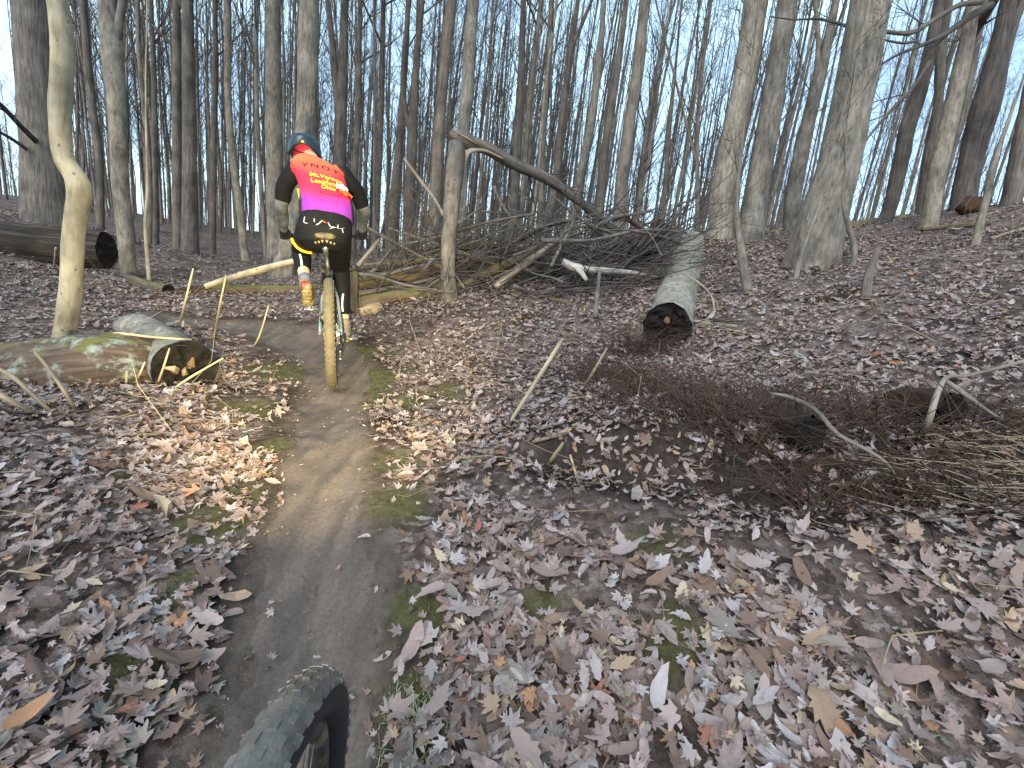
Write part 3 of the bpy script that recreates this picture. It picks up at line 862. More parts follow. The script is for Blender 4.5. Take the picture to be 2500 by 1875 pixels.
tree([(2258, 580, 40), (2267, 546, 36), (2289, 414, 37), (2316, 301, 38), (2350, 150, 34), (2380, 0, 28)], 7.2, 'bark_pale', 'pale leaning trunk on the bank with a dead branch crossing it', 16, 16,
     low=[[(2356, 120, 7.1, 18), (2395, 55, 6.6, 20), (2440, -20, 6.2, 22), (2480, -90, 6.0, 20)],
          [(2420, 10, 6.3, 18), (2370, 40, 6.3, 17), (2300, 88, 6.3, 13), (2252, 110, 6.2, 9), (2180, 140, 6.1, 6), (2140, 165, 6.1, 4)],
          [(2395, 5, 6.2, 13), (2340, 14, 6.1, 12), (2270, 55, 6.1, 11), (2229, 79, 6.0, 11), (2150, 76, 5.9, 9), (2090, 70, 5.9, 8), (2040, 55, 5.8, 7), (2000, 46, 5.8, 6), (1940, 48, 5.8, 4), (1880, 40, 5.8, 3)],
          [(2240, 100, 6.0, 7), (2200, 105, 5.9, 6), (2130, 90, 5.9, 4)],
          [(2395, 95, 6.9, 13), (2360, 140, 6.8, 12), (2328, 182, 6.8, 9), (2345, 225, 6.8, 7)],
          [(2270, 150, 7.0, 10), (2235, 205, 6.9, 9), (2177, 268, 6.7, 9), (2140, 310, 6.7, 6), (2105, 355, 6.6, 4)]])
tree([(2344, 570, 56), (2350, 509, 50), (2361, 433, 48), (2384, 339, 53), (2414, 226, 56), (2440, 113, 40), (2463, 0, 34)], 8.0, 'bark_dark', 'thick dark forked trunk near the right end of the ridge', 16, 16,
     forks=[[(2424, 230, 36), (2455, 120, 26), (2480, 40, 22), (2496, 0, 20)]])
tree([(2456, 540, 40), (2470, 482, 38), (2490, 370, 36), (2515, 240, 34), (2550, 60, 32), (2560, 0, 30)], 7.2, 'bark_grey', 'grey trunk cut by the right edge of the view', 15, 14)
tree([(2380, 602, 18), (2390, 555, 17), (2402, 509, 16), (2433, 377, 11), (2460, 300, 8), (2490, 215, 5)], 5.0, 'bark_pale', 'thin pale sapling leaning right in front of the dark forked trunk', 5.5, 10, 0.4, top=True, crown_from=2.0, crown_n=6, name='sapling')
tree([(1829, 735, 25), (1820, 680, 22), (1811, 622, 20), (1804, 570, 17), (1799, 520, 13), (1803, 440, 9), (1812, 350, 6)], 4.7, 'bark_pale', 'slender pale sapling standing in front of the big double trunks', 3.2, 10, 0.4, top=True, name='sapling', crown_from=1.2, crown_n=6)
tree([(367, 728, 9), (362, 650, 9), (358, 600, 9), (355, 540, 8), (360, 470, 7), (358, 380, 5)], 6.3, 'bark_cream', 'thin pale sapling standing by the mossy log stub on the left', 5, 8, 0.4, top=True, crown_from=2.2, crown_n=5, name='sapling')
tree([(2085, 600, 13), (2074, 560, 12), (2064, 520, 12), (2058, 470, 8), (2062, 430, 5)], 5.0, 'bark_pale', 'small pale curved sapling at the right foot of the thickest trunk', 2.5, 8, 0.4, top=True, crown_from=1.0, crown_n=4, name='sapling')
tree([(1952, 640, 12), (1968, 590, 12), (1984, 545, 10), (2000, 500, 7), (2012, 440, 4)], 5.0, 'bark_pale', 'small pale straight sapling leaning against the left of the thickest trunk', 2.5, 8, 0.4, top=True, crown_from=1.0, crown_n=4, name='sapling')

# ------------------------------------------------------------------ the woods behind: individual trees sharing a few shapes
def forest_shape(seed, Hh, r, dark):
    rnd = np.random.default_rng(seed)
    n = 9
    k = np.linspace(0, 1, n)
    wob = np.cumsum(rnd.normal(0, 0.06, (n, 2)), 0)
    pts = np.column_stack([wob[:, 0] - wob[0, 0], wob[:, 1] - wob[0, 1], -0.4 + k * (Hh + 0.4)])
    rad = r * (1.06 - k) ** 0.8
    S = smooth_path(np.column_stack([pts, rad]), 0.9)
    a = MB()
    a.tube(S[:, :3], np.maximum(S[:, 3], 0.006), 8, (False, False), rough=0.05, lobes=(r * 0.25, 3, seed, 0.4), seed=seed)
    c = MB()
    crown(c, S[:, :3], S[:, 3], Hh * rnd.uniform(0.2, 0.34), 24, rnd, (0.3, 0.85), (0.11, 0.2))
    return a.mesh('trunk'), c.mesh('crown')

SHAPES = [forest_shape(50 + i, 9 + 0.55 * i, 0.029 + 0.0048 * (i % 6), i % 2) for i in range(14)]
_hand = [o.location for o in COL.objects if o.name.startswith(('bare_tree', 'sapling'))]
_used = [(v.x, v.y) for v in _hand]
ZONES = {'left': ('slim bare tree in the crowded woods left of the rider', 'slim trees crowding the woods left of the rider'),
         'mid': ('slim bare tree in the woods behind the rider and the brush pile', 'slim trees filling the woods behind the brush pile'),
         'right': ('slim bare tree against the sky beyond the bank ridge', 'slim trees on the far side of the right ridge')}
for k in ZONES.values():
    assert 4 <= len(k[0].split()) <= 16
placed = 0
tries = 0
first = {}
while placed < 250 and tries < 8000:
    tries += 1
    ang = math.radians(random.uniform(-54, 54))
    d = math.sqrt(random.uniform(10.0 ** 2, 33.0 ** 2))
    x, y = d * math.tan(ang) if abs(ang) < 0.6 else d * math.sin(ang) * 1.1, d
    if min((x - a) ** 2 + (y - b_) ** 2 for a, b_ in _used) < 0.75 ** 2:
        continue
    if x > 0.12 * y and random.random() < 0.5:
        continue
    dep = depth_of((x, y, 2))
    sx = 1250 + FPX * ((np.array((x, y, 2)) - CAM) @ CR) / dep
    if not -150 < sx < 2650:
        continue
    _used.append((x, y))
    zone = 'left' if sx < 690 else 'mid' if sx < 1600 else 'right'
    i = random.randrange(len(SHAPES))
    tone = random.choice(('dark', 'grey', 'grey', 'pale'))
    lab, grp = (q.replace('slim', 'slim ' + tone + ' barked', 1) for q in ZONES[zone])
    t = thing('bare_tree', (x, y, hz(x, y) - 0.05), lab, 'tree', grp)
    t.rotation_euler = (random.gauss(0, 0.035), random.gauss(0, 0.035) + 0.02, random.uniform(0, 6.28))
    s = random.uniform(0.85, 1.3)
    t.scale = (s * random.uniform(0.8, 1.2),) * 2 + (s,)
    mt = M['bark_' + tone]
    for nm, me, mm in (('trunk', SHAPES[i][0], mt), ('crown', SHAPES[i][1], M['twig'])):
        o = bpy.data.objects.new(nm, me)
        COL.objects.link(o)
        o.parent = t
        if not len(me.materials):
            me.materials.append(mm)
        o.material_slots[0].link = 'OBJECT'
        o.material_slots[0].material = mm
    placed += 1

far = MB()
for k in range(430):                              # the far woods, one mass of thin stems
    ang = math.radians(random.uniform(-52, 52))
    d = random.uniform(34, 85)
    x, y = d * math.tan(ang), d
    z = hz(x, y)
    rnd = np.random.default_rng(900 + k)
    Hh = rnd.uniform(10, 17)
    top = np.array([x + rnd.normal(0, 0.5), y, z + Hh])
    pts = np.array([[x, y, z - 0.5], [x + rnd.normal(0, 0.15), y, z + Hh * 0.5], top])
    far.tube(pts, [0.085, 0.06, 0.012], 5, (False, False))
    for j in range(22):
        f = rnd.uniform(0.2, 0.95)
        p = pts[0] + (top - pts[0]) * f
        az, a = rnd.uniform(0, 6.28), rnd.uniform(0.25, 0.8)
        L = rnd.uniform(1.2, 3.0) * (1.2 - 0.7 * f)
        q = p + L * np.array([math.cos(az) * math.sin(a), math.sin(az) * math.sin(a), math.cos(a)])
        far.tube([p, (p + q) / 2 + rnd.normal(0, 0.08, 3), q], [0.022, 0.015, 0.006], 3, (False, False))
        for m_ in range(3):
            b0 = p + (q - p) * rnd.uniform(0.3, 0.95)
            b1 = b0 + (q - p) * 0.4 + rnd.normal(0, 0.35, 3)
            far.tube([b0, b1], [0.011, 0.004], 3, (False, False))
for k in range(330):                              # and the thin poles standing before it
    ang = math.radians(random.uniform(-52, 40))
    d = random.uniform(19, 36)
    x, y = d * math.tan(ang), d
    z = hz(x, y)
    rnd = np.random.default_rng(5000 + k)
    Hh, r = rnd.uniform(9, 15), rnd.uniform(0.03, 0.075)
    sl = rnd.normal(0.15, 0.35)
    far.tube([[x, y, z - 0.3], [x + sl * .45 + rnd.normal(0, .08), y, z + Hh * 0.5], [x + sl, y, z + Hh]], [r, r * 0.75, 0.01], 6, (False, False))
    for j in range(9):
        f = rnd.uniform(0.25, 0.95)
        p = np.array([x + sl * f, y, z + Hh * f])
        az, a = rnd.uniform(0, 6.28), rnd.uniform(0.2, 0.6)
        q = p + rnd.uniform(0.8, 2.2) * np.array([math.cos(az) * math.sin(a), math.sin(az) * math.sin(a), math.cos(a)])
        far.tube([p, q], [0.013, 0.004], 3, (False, False))
far.build('distant_woods', M['hazed_bark'], kind='stuff', label='mass of thin bare trees, haze painted into their bark, at the back of the woods', cat='woods')

# ------------------------------------------------------------------ logs
LOG_N = 0
def log(name, pts, mat, label, cat='log', end=None, sides=22, rough=0.05, group=None, squash=1.0, chunks=0, stubs=(), rim=None):
    """A lying log through pts (x, y, z, radius); end = which tip shows a sawn rotten face."""
    global LOG_N
    LOG_N += 1
    rnd = np.random.default_rng(300 + LOG_N)
    S = smooth_path(np.array(pts, float), max(0.03, min(p[3] for p in pts) * 0.45))
    o = S[len(S) // 2, :3].copy()
    root = thing(name, o, label, cat, group)
    mb = MB(o)
    mb.tube(S[:, :3], S[:, 3], sides, (end != 0, end != -1), rough=rough, seed=LOG_N + 40.0, squash=squash)
    for (i, d, L, r) in stubs:
        k = int(i * (len(S) - 1))
        d = np.array(d, float) / np.linalg.norm(d)
        mb.tube([S[k, :3], S[k, :3] + d * (S[k, 3] + L * 0.5), S[k, :3] + d * (S[k, 3] + L)], [r, r * 0.8, r * 0.5], 9, rough=0.1)
    mb.build('bark', M[mat], root)
    if end is not None:
        c, r = S[end, :3], S[end, 3]
        ax = S[end, :3] - S[1 if end == 0 else -2, :3]
        ax /= np.linalg.norm(ax)
        u = np.cross(ax, [0, 0, 1.0])
        u /= np.linalg.norm(u)
        w = np.cross(u, ax)
        n, ring = 30, 7
        V, Q, T = [], [], []
        th = np.arange(n) / n * 2 * math.pi
        for j in range(ring):                    # dished and cracked face, a little inside the bark
            q = 1.0 - j / ring
            rr = r * q * 0.985 * (1 + 0.03 * vnoise(np.cos(th) * 3, np.sin(th) * 3, j * 0.4 + LOG_N))
            dep = -r * 0.10 * (1 - q) ** 0.7 + r * 0.16 * vnoise(np.cos(th) * q * 5 + 3, np.sin(th) * q * 5, LOG_N * 1.7)
            crack = np.exp(-((np.mod(th * 5 / 6.283 + 0.3 * LOG_N, 1.0) - 0.5) / 0.10) ** 2) * r * 0.20 * math.sin(math.pi * min(q, 0.98))
            dep = dep - crack if j else dep * 0 + r * 0.0
            V.append(c + rr[:, None] * (np.cos(th)[:, None] * u + np.sin(th)[:, None] * w) + dep[:, None] * ax)
        V.append((c - ax * r * 0.14)[None, :])
        V = np.concatenate(V)
        a = np.arange(n)
        for j in range(ring - 1):
            Q.append(np.stack([j * n + a, j * n + (a + 1) % n, (j + 1) * n + (a + 1) % n, (j + 1) * n + a], -1))
        T = np.stack([(ring - 1) * n + a, (ring - 1) * n + (a + 1) % n, np.full(n, ring * n)], -1)
        obj('cut_end', mesh_from('cut_end', V - o, np.concatenate(Q), T, False), M['log_end'], root)
        for k in range(chunks):
            t_, q = rnd.uniform(0, 6.28), rnd.uniform(0.05, 0.55)
            p = c + r * q * (math.cos(t_) * u + math.sin(t_) * w) - ax * r * 0.10
            m2 = MB(o)
            dirv = (math.cos(t_) * u + math.sin(t_) * w) * rnd.uniform(0.1, 0.3) * r + rnd.normal(0, 0.05, 3) * r
            m2.tube([p - dirv * 0.6, p + ax * r * 0.1, p + dirv], [r * 0.03, r * rnd.uniform(0.07, 0.13), r * 0.03], 7, rough=0.45, seed=k)
            m2.build('wood_chunk', M['fungus' if rnd.uniform() < 0.3 else 'wood_chunk'], root, smooth=False)
    return root

def lay(px, py, depth, wpx, lift=None):
    """A log's middle line point: seen at (px, py), a given distance, wpx wide; pushed down or up to rest on the floor."""
    p = at(px, py, depth)
    r = wpx / 2 / FPX * depth
    if lift is not None:
        p[2] = hz(p[0], p[1]) + r * lift
    return [*p, r]

# cut log pointing at the trail, left of the rider
g1 = ground_at(452, 958)
dl = depth_of(g1)
rl = 72 / FPX * dl
e1 = at(453, 901, dl + 0.02)
log('sawn_log', [[*at(330, 800, dl + 1.0), rl * 0.80], [*at(395, 842, dl + 0.5), rl * 0.88], [*e1, rl]], 'bark_grey_log', 'sawn log with a black rotten cut end beside the trail, left of the rider', end=-1, chunks=6, squash=0.86, sides=36, rough=0.07)
a1 = at(385, 893, dl + 0.16)
log('bark_log', [[*at(-420, 1040, dl + 0.1), 0.25], [*at(-60, 958, dl + 0.06), 0.245], [*at(180, 910, dl + 0.10), 0.225], [*at(300, 893, dl + .12), .205], [*a1, 0.15]], 'bark_log', 'brown bark log with pale green lichen lying behind the dry sticks', sides=44, rough=0.11)
# right: pale log running up the slope, dark end towards the camera
g2 = ground_at(1628, 850)
dr = depth_of(g2)
rr = 58 / FPX * dr
log('sawn_log', [[*at(1686, 596, dr + 3.1), rr * 1.02], [*at(1668, 672, dr + 1.6), rr * 1.0], [*at(1640, 762, dr + 0.35), rr * 0.96], [*at(1629, 797, dr), rr * 0.98]], 'bark_grey_log', 'pale log running up the bank, its black rotten end facing the camera', end=-1, chunks=3, sides=36, rough=0.07)
# far left: dark furrowed log
log('bark_log', [[*at(-260, 585, 6.0), 0.27], [*at(-40, 590, 6.1), 0.26], [*at(130, 602, 6.2), 0.25], [*at(262, 612, 6.3), 0.225]], 'bark_rough', 'big dark log with deeply furrowed bark at the left edge', sides=34, rough=0.10, end=-1)
# low logs across the back of the clearing
log('mossy_log', [lay(505, 714, 5.7, 24, .5), lay(600, 712, 5.9, 24, .6), lay(720, 708, 6.1, 22, .6), lay(800, 706, 6.3, 20, .6)], 'bark_moss', 'low mossy log under the leaning pole, left of the rider', sides=14, rough=0.08)
log('leaning_pole', [[*at(500, 700, 5.55), .030], [*at(560, 680, 5.7), .038], [*at(650, 655, 5.9), .040], [*at(740, 632, 6.1), .034]], 'bark_cream', 'pale fallen pole rising to the right across the mossy log', 'fallen pole', sides=10)
log('mossy_log', [lay(318, 716, 5.9, 26, .6), lay(365, 716, 5.75, 29, .7), lay(412, 724, 5.6, 30, .8)], 'bark_moss', 'short mossy log stub with a dark end by the thin pale sapling', end=-1, sides=16, rough=0.08)
log('rotten_log', [lay(440, 722, 5.6, 24, .5), lay(475, 722, 5.55, 26, .5), lay(512, 716, 5.6, 20, .5)], 'rotten', 'dark crumbling log lump between the mossy stub and the leaning pole', sides=12, rough=0.2)
log('fallen_branch', [lay(60, 735, 5.2, 8, .8), lay(200, 706, 5.6, 11, .8), lay(262, 704, 5.8, 13, .8), lay(318, 720, 5.7, 9, .8)], 'bark_dark', 'thin dark branch lying on leaves behind the crooked pale tree', 'branch', sides=8)
# right of the rider: mossy logs running into the brush pile
log('mossy_log', [lay(868, 728, 5.1, 34, .7), lay(930, 728, 5.2, 33, .8), lay(1010, 724, 5.35, 30, .8), lay(1085, 716, 5.5, 27, .8)], 'bark_moss', 'thick mossy log on the ground at the foot of the snapped tree', sides=18, rough=0.09, end=0)
log('mossy_log', [[*at(872, 690, 5.5), .085], [*at(960, 678, 5.7), .08], [*at(1040, 662, 5.9), .07], [*at(1120, 632, 6.2), .055]], 'bark_moss', 'upper mossy log slanting into the brush pile above the thick one', sides=16, rough=0.09)
log('mossy_log', [[*at(888, 652, 5.9), .045], [*at(960, 645, 6.0), .048], [*at(1030, 636, 6.1), .045], [*at(1110, 615, 6.3), .035]], 'bark_moss', 'thin mossy log lying highest of the mossy logs right of the rider', sides=12, rough=0.09)
log('mossy_stump', [lay(858, 742, 5.0, 40, 0), [*at(858, 700, 5.05), .075], [*at(860, 668, 5.08), .06], [*at(862, 650, 5.1), .03]], 'bark_moss', 'jagged mossy stump at the rider\'s right knee', 'stump', sides=16, rough=0.22)
log('rotten_log', [lay(878, 762, 4.9, 24, .4), lay(905, 752, 4.95, 34, .3), lay(930, 742, 5.05, 22, .3)], 'stick', 'orange brown rotten wood slab before the mossy stump', sides=10, rough=0.3)

# the snapped tree: trunk, splintered break, top hinged over to the right
so = at(1098, 732, 5.2)
snag = thing('snapped_tree', (so[0], so[1], hz(so[0], so[1])), 'snapped pale tree whose broken top hangs down to the right', 'tree')
mb = MB(snag.location)
sp = [(1099, 760, 40), (1098, 730, 38), (1094, 680, 32), (1094, 622, 33), (1100, 527, 36), (1107, 452, 40), (1112, 400, 42), (1114, 366, 38), (1112, 345, 30)]
S = smooth_path(np.array([[*(CAM + ray(x, y) * (so[1] / ray(x, y)[1])), w / 2 / FPX * 5.2] for x, y, w in sp]), 0.05)
mb.tube(S[:, :3], S[:, 3], 18, rough=0.08, lobes=(0.03, 4, 1.0, 0.3), seed=77)
mb.build('trunk', M['bark_pale'], snag)
tp = np.array([[*at(1098, 326, 5.16), .020], [*at(1112, 332, 5.17), .050], [*at(1140, 345, 5.2), .060], [*at(1185, 362, 5.3), .056], [*at(1257, 401, 5.5), .052], [*at(1338, 438, 5.75), .050], [*at(1420, 496, 6.0), .046], [*at(1468, 536, 6.2), .040], [*at(1540, 590, 6.5), .03], [*at(1600, 625, 6.7), .018]])
tp[:, 3] *= 1.2
S2 = smooth_path(tp, 0.06)
mb = MB(snag.location)
mb.tube(S2[:, :3], S2[:, 3], 12, rough=0.10, seed=78)
rnd = np.random.default_rng(5)
mb.build('broken_top', M['bark_dark'], snag)
mb = MB(snag.location)
for k in range(26):
    i = int(rnd.integers(len(S2) // 3, len(S2) - 1))
    d = S2[i + 1, :3] - S2[i, :3]
    d = d / np.linalg.norm(d) * 0.9 + rnd.normal(0, 0.5, 3)
    twigs(mb, S2[i, :3], d / np.linalg.norm(d), rnd.uniform(0.4, 1.1), 0.012, rnd, 1)
mb.build('twigs', M['twig'], snag)
for k, (q0, q1, w0, m_) in enumerate([((1112, 322), (1165, 352), 16, 'deadwood'), ((1104, 318), (1150, 360), 12, 'bark_dark'), ((1100, 330), (1128, 352), 14, 'bark_dark'), ((1118, 336), (1172, 372), 10, 'bark_dark'), ((1108, 308), (1120, 340), 8, 'deadwood')]):
    mb = MB(snag.location)
    a, b_ = at(*q0, 5.08 + .03 * k), at(*q1, 5.16 + .03 * k)
    r = w0 / 2 / FPX * 5.1
    mb.tube([a, (a + b_) / 2 + rnd.normal(0, .01, 3), b_], [r * 0.12, r, r * 0.5], 7, rough=0.3, seed=k, squash=0.5)
    mb.build('splinter', M[m_], snag, smooth=False)
mb = MB(snag.location)                         # pale hinge of torn wood curving from trunk to top
hp = np.array([[*at(1122, 440, 5.08), .022], [*at(1130, 400, 5.06), .030], [*at(1143, 372, 5.08), .034], [*at(1170, 366, 5.16), .026], [*at(1230, 388, 5.35), .012]])
hs = smooth_path(hp, 0.04)
mb.tube(hs[:, :3], hs[:, 3], 9, rough=0.2, squash=0.6)
mb.build('torn_wood', M['deadwood'], snag)

def stick(name, px, mat, label, cat='stick', sides=7, rough=0.10, twn=0, group=None):
    """A stick or branch seen at px = [(x, y, distance, width)]; distance None = lying on the floor there."""
    P = []
    for x, y, d, w in px:
        p = ground_at(x, y) if d is None else at(x, y, d)
        dd = depth_of(p)
        r = w / 2 / FPX * dd
        if d is None:
            p = p + np.array([0, 0, r * 0.5])
        P.append([*p, r])
    S = smooth_path(np.array(P), 0.05)
    o = S[0, :3].copy()
    mb = MB(o)
    global LOG_N
    LOG_N += 1
    rnd = np.random.default_rng(LOG_N)
    mb.tube(S[:, :3], S[:, 3], sides, rough=rough, seed=LOG_N * 1.3)
    for k in range(twn):
        i = int(rnd.integers(1, len(S) - 1))
        d = S[i + 1, :3] - S[i, :3]
        d = d / np.linalg.norm(d) * 0.8 + rnd.normal(0, 0.5, 3)
        twigs(mb, S[i, :3], d / np.linalg.norm(d), rnd.uniform(0.2, 0.6), max(S[i, 3] * 0.5, 0.003), rnd, 1)
    ob = mb.build(name, M[mat], None, label=label, cat=cat, group=group)
    ob.location = o
    return ob

# the brush pile
stick('fallen_branch', [(1210, 700, 5.3, 15), (1290, 640, 5.6, 15), (1359, 587, 5.9, 14), (1391, 560, 6.0, 11), (1465, 550, 6.2, 7)], 'deadwood', 'long pale stick slanting up to the right over the brush pile', 'branch', twn=3)
stick('fallen_branch', [(1346, 650, 5.5, 9), (1370, 600, 5.6, 9), (1393, 556, 5.7, 7), (1402, 530, 5.8, 4)], 'deadwood', 'short pale stick crossing the upper end of the long slanting one', 'branch')
log('mossy_log', [[*at(1112, 704, 5.6), .055], [*at(1196, 664, 5.8), .06], [*at(1277, 628, 6.0), .055], [*at(1365, 586, 6.3), .045]], 'bark_moss', 'brown mossy trunk lying under the long slanting stick', sides=14, rough=0.10)
stick('fallen_branch', [(1005, 636, 6.2, 9), (1078, 611, 6.2, 11), (1135, 607, 6.2, 11), (1200, 603, 6.2, 11), (1257, 591, 6.3, 10), (1338, 552, 6.4, 9), (1398, 542, 6.5, 6)], 'rotten', 'long dark wavy branch along the top of the brush pile', 'branch', twn=8)
stick('fallen_branch', [(995, 580, 6.6, 6), (1082, 567, 6.5, 8), (1135, 536, 6.5, 7), (1178, 505, 6.5, 4)], 'bark_dark', 'dark branch curving up behind the snapped tree', 'branch', twn=6)
stick('fallen_branch', [(1205, 455, 7.0, 7), (1226, 500, 7.0, 8), (1240, 522, 7.0, 8), (1262, 548, 7.0, 8), (1300, 590, 7.0, 8)], 'bark_dark', 'dark branch dropping steeply into the brush right of the snapped tree', 'branch', twn=4)
stick('fallen_branch', [(874, 650, 5.3, 12), (900, 618, 5.35, 11), (926, 585, 5.4, 9)], 'deadwood', 'stubby pale stick poking up right beside the rider\'s glove', 'branch')
stick('fallen_branch', [(905, 668, 5.6, 9), (935, 635, 5.7, 8), (960, 602, 5.8, 6)], 'bark_grey', 'greyer stick parallel to the stubby pale one by the rider', 'branch', twn=2)
stick('deadwood_branch', [(1374, 638, 5.2, 17), (1400, 652, 5.2, 22), (1440, 658, 5.25, 17), (1500, 662, 5.35, 14), (1560, 668, 5.5, 10), (1608, 678, 5.6, 6)], 'deadwood_white', 'bleached white dead branch lying left of the pale log on the bank', 'branch', 9)
stick('deadwood_branch', [(1400, 652, 5.2, 14), (1420, 666, 5.15, 14), (1432, 684, 5.1, 9)], 'deadwood_white', 'stub of bleached wood under the white dead branch', 'branch', 9)
log('broken_log', [[*at(1555, 624, 6.3), .10], [*at(1585, 590, 6.2), .105], [*at(1606, 562, 6.15), .10], [*at(1621, 541, 6.1), .075]], 'rotten', 'dark red broken log end jutting up from the brush pile', sides=14, rough=0.2)
stick('fallen_branch', [(1495, 540, 6.5, 9), (1520, 534, 6.4, 9), (1545, 545, 6.3, 10), (1575, 566, 6.2, 12), (1600, 575, 6.1, 9)], 'rotten', 'arched dark branch leading to the dark red log end', 'branch', twn=4)
stick('fallen_branch', [(1560, 552, 7.5, 6), (1610, 535, 7.5, 7), (1660, 500, 7.5, 5), (1702, 480, 7.5, 3)], 'bark_dark', 'thin dark branch lifted against the sky beyond the dark red log end', 'branch', twn=6)
stick('dead_stem', [(1453, 776, 4.7, 13), (1458, 720, 4.75, 11), (1464, 664, 4.8, 8)], 'bark_pale', 'short upright dead stem in front of the white dead branch', 'stem')
stick('fallen_branch', [(1310, 720, None, 8), (1350, 708, None, 10), (1385, 700, None, 8)], 'deadwood_white', 'small pale branch low in the middle of the brush pile', 'branch')
stick('fallen_branch', [(1340, 732, None, 12), (1380, 744, None, 14), (1430, 762, None, 9)], 'bark_moss', 'small dark mossy branch low in front of the brush pile', 'branch')
stick('fallen_branch', [(987, 388, 5.6, 7), (1030, 445, 5.5, 8), (1060, 485, 5.4, 8), (1083, 525, 5.3, 9)], 'deadwood', 'thin pale dead branch leaning against the snapped tree from the left', 'branch')
stick('bent_stem', [(1745, 765, None, 6), (1735, 720, 4.6, 5), (1712, 695, 4.6, 5), (1672, 668, 4.7, 4)], 'deadwood', 'thin stem arching right of the pale log on the bank', 'stem')
stick('fallen_branch', [(1695, 790, None, 12), (1740, 795, None, 12), (1800, 800, None, 9)], 'deadwood', 'pale branch on the leaves right of the black log end', 'branch')
stick('fallen_branch', [(1700, 770, None, 9), (1760, 786, None, 12), (1830, 784, None, 14), (1900, 790, None, 8)], 'bark_dark', 'dark branch on the leaves behind the pale one right of the black log end', 'branch', twn=2)
stick('fallen_branch', [(1960, 740, None, 16), (2060, 728, None, 18), (2110, 705, None, 12)], 'rotten', 'dark rotten branch half buried in leaves on the bank', 'branch')
stick('dead_stem', [(2112, 735, None, 26), (2118, 690, 4.2, 22), (2132, 640, 4.25, 16), (2148, 600, 4.3, 8)], 'bark_dark', 'leaning dark dead stem below the thickest trunk on the bank', 'stem')
# ridge top
log('mossy_log', [[*at(1850, 574, 8.3), .07], [*at(2050, 558, 8.4), .10], [*at(2180, 545, 8.5), .12], [*at(2300, 530, 8.6), .10]], 'bark_moss', 'mossy fallen trunk along the skyline of the right ridge', sides=16, rough=0.1)
log('rotten_log', [[*at(2345, 512, 7.2), .08], [*at(2375, 500, 7.2), .12], [*at(2410, 492, 7.2), .07]], 'rotten', 'dark red stump lump at the foot of the forked trunk on the ridge', 'stump', sides=12, rough=0.3)
stick('fallen_branch', [(2250, 560, 6.6, 10), (2330, 552, 6.5, 12), (2420, 545, 6.4, 8)], 'bark_moss', 'dark mossy branch lying on the ridge by the thin leaning sapling', 'branch')
stick('fallen_branch', [(2420, 585, None, 8), (2470, 570, None, 10), (2499, 560, None, 8)], 'deadwood', 'pale short branch at the right edge of the ridge', 'branch')

# left foreground sticks
stick('long_twig', [(-30, 895, dl + .0, 7), (108, 851, dl + .02, 7), (202, 833, dl + .05, 7), (282, 815, dl + .1, 7), (361, 822, dl + .12, 6), (468, 830, dl + .15, 5)], 'straw', 'long thin twig arching over the lichen covered log', 'twig')
stick('dry_stick', [(-20, 893, 2.35, 8), (14, 909, 2.35, 10), (75, 960, 2.3, 10), (140, 1020, None, 8)], 'stick', 'middle one of three dry sticks slanting before the lichen covered log', 'stick')
stick('dry_stick', [(-40, 945, 2.2, 12), (20, 975, 2.2, 14), (110, 1028, None, 12)], 'stick', 'thickest dry stick slanting in at the left edge', 'stick')
stick('dry_stick', [(-20, 985, 2.1, 9), (50, 1022, None, 9)], 'stick', 'short dry stick lowest at the left edge under the thickest', 'stick')
stick('dry_stick', [(84, 858, 2.4, 7), (123, 905, 2.4, 9), (160, 960, 2.35, 9), (190, 1010, None, 8)], 'stick', 'steep dry stick standing rightmost before the lichen covered log', 'stick')
stick('dry_stick', [(-20, 1050, None, 10), (60, 1040, None, 9), (150, 1025, None, 6)], 'stick', 'flat reddish dry stick on the leaves at the left edge', 'stick')
stick('dry_stick', [(-20, 1088, None, 9), (70, 1062, None, 8), (215, 1038, None, 5)], 'stick', 'flat dry stick on the leaves nearest the camera at the left edge', 'stick')
stick('dry_stalk', [(380, 950, None, 5), (398, 900, dl - .12, 5), (414, 850, dl - .1, 4)], 'straw', 'upright straw stalk before the black cut end', 'stalk')
stick('dry_stalk', [(410, 960, None, 5), (470, 918, dl - .14, 6), (545, 874, dl - .12, 4)], 'straw', 'slanting straw stalk crossing the black cut end', 'stalk')
stick('dry_stalk', [(308, 948, None, 5), (310, 905, dl - .1, 5)], 'straw', 'short upright stalk against the brown bark log', 'stalk')
stick('dry_stalk', [(334, 925, None, 4), (345, 905, dl - .05, 5), (354, 883, dl - .05, 3)], 'straw', 'short slanted stalk at the tip of the brown bark log', 'stalk')
stick('dry_stalk', [(437, 802, None, 5), (455, 725, dl + .9, 5), (472, 655, dl + .9, 4)], 'straw', 'tall thin stalk behind the sawn log, leaning right', 'stalk')
stick('dry_stalk', [(524, 820, None, 5), (538, 740, dl + .9, 5), (552, 672, dl + .9, 4)], 'straw', 'tall straw stalk between the sawn log and the trail bend', 'stalk')
stick('dry_stalk', [(598, 848, None, 4), (640, 800, dl + .5, 4), (656, 745, dl + .5, 3)], 'straw', 'curved straw stalk on the left edge of the trail', 'stalk')
stick('dry_stalk', [(132, 655, None, 4), (136, 605, 5.4, 4)], 'straw', 'small pale stalk before the furrowed log', 'stalk')
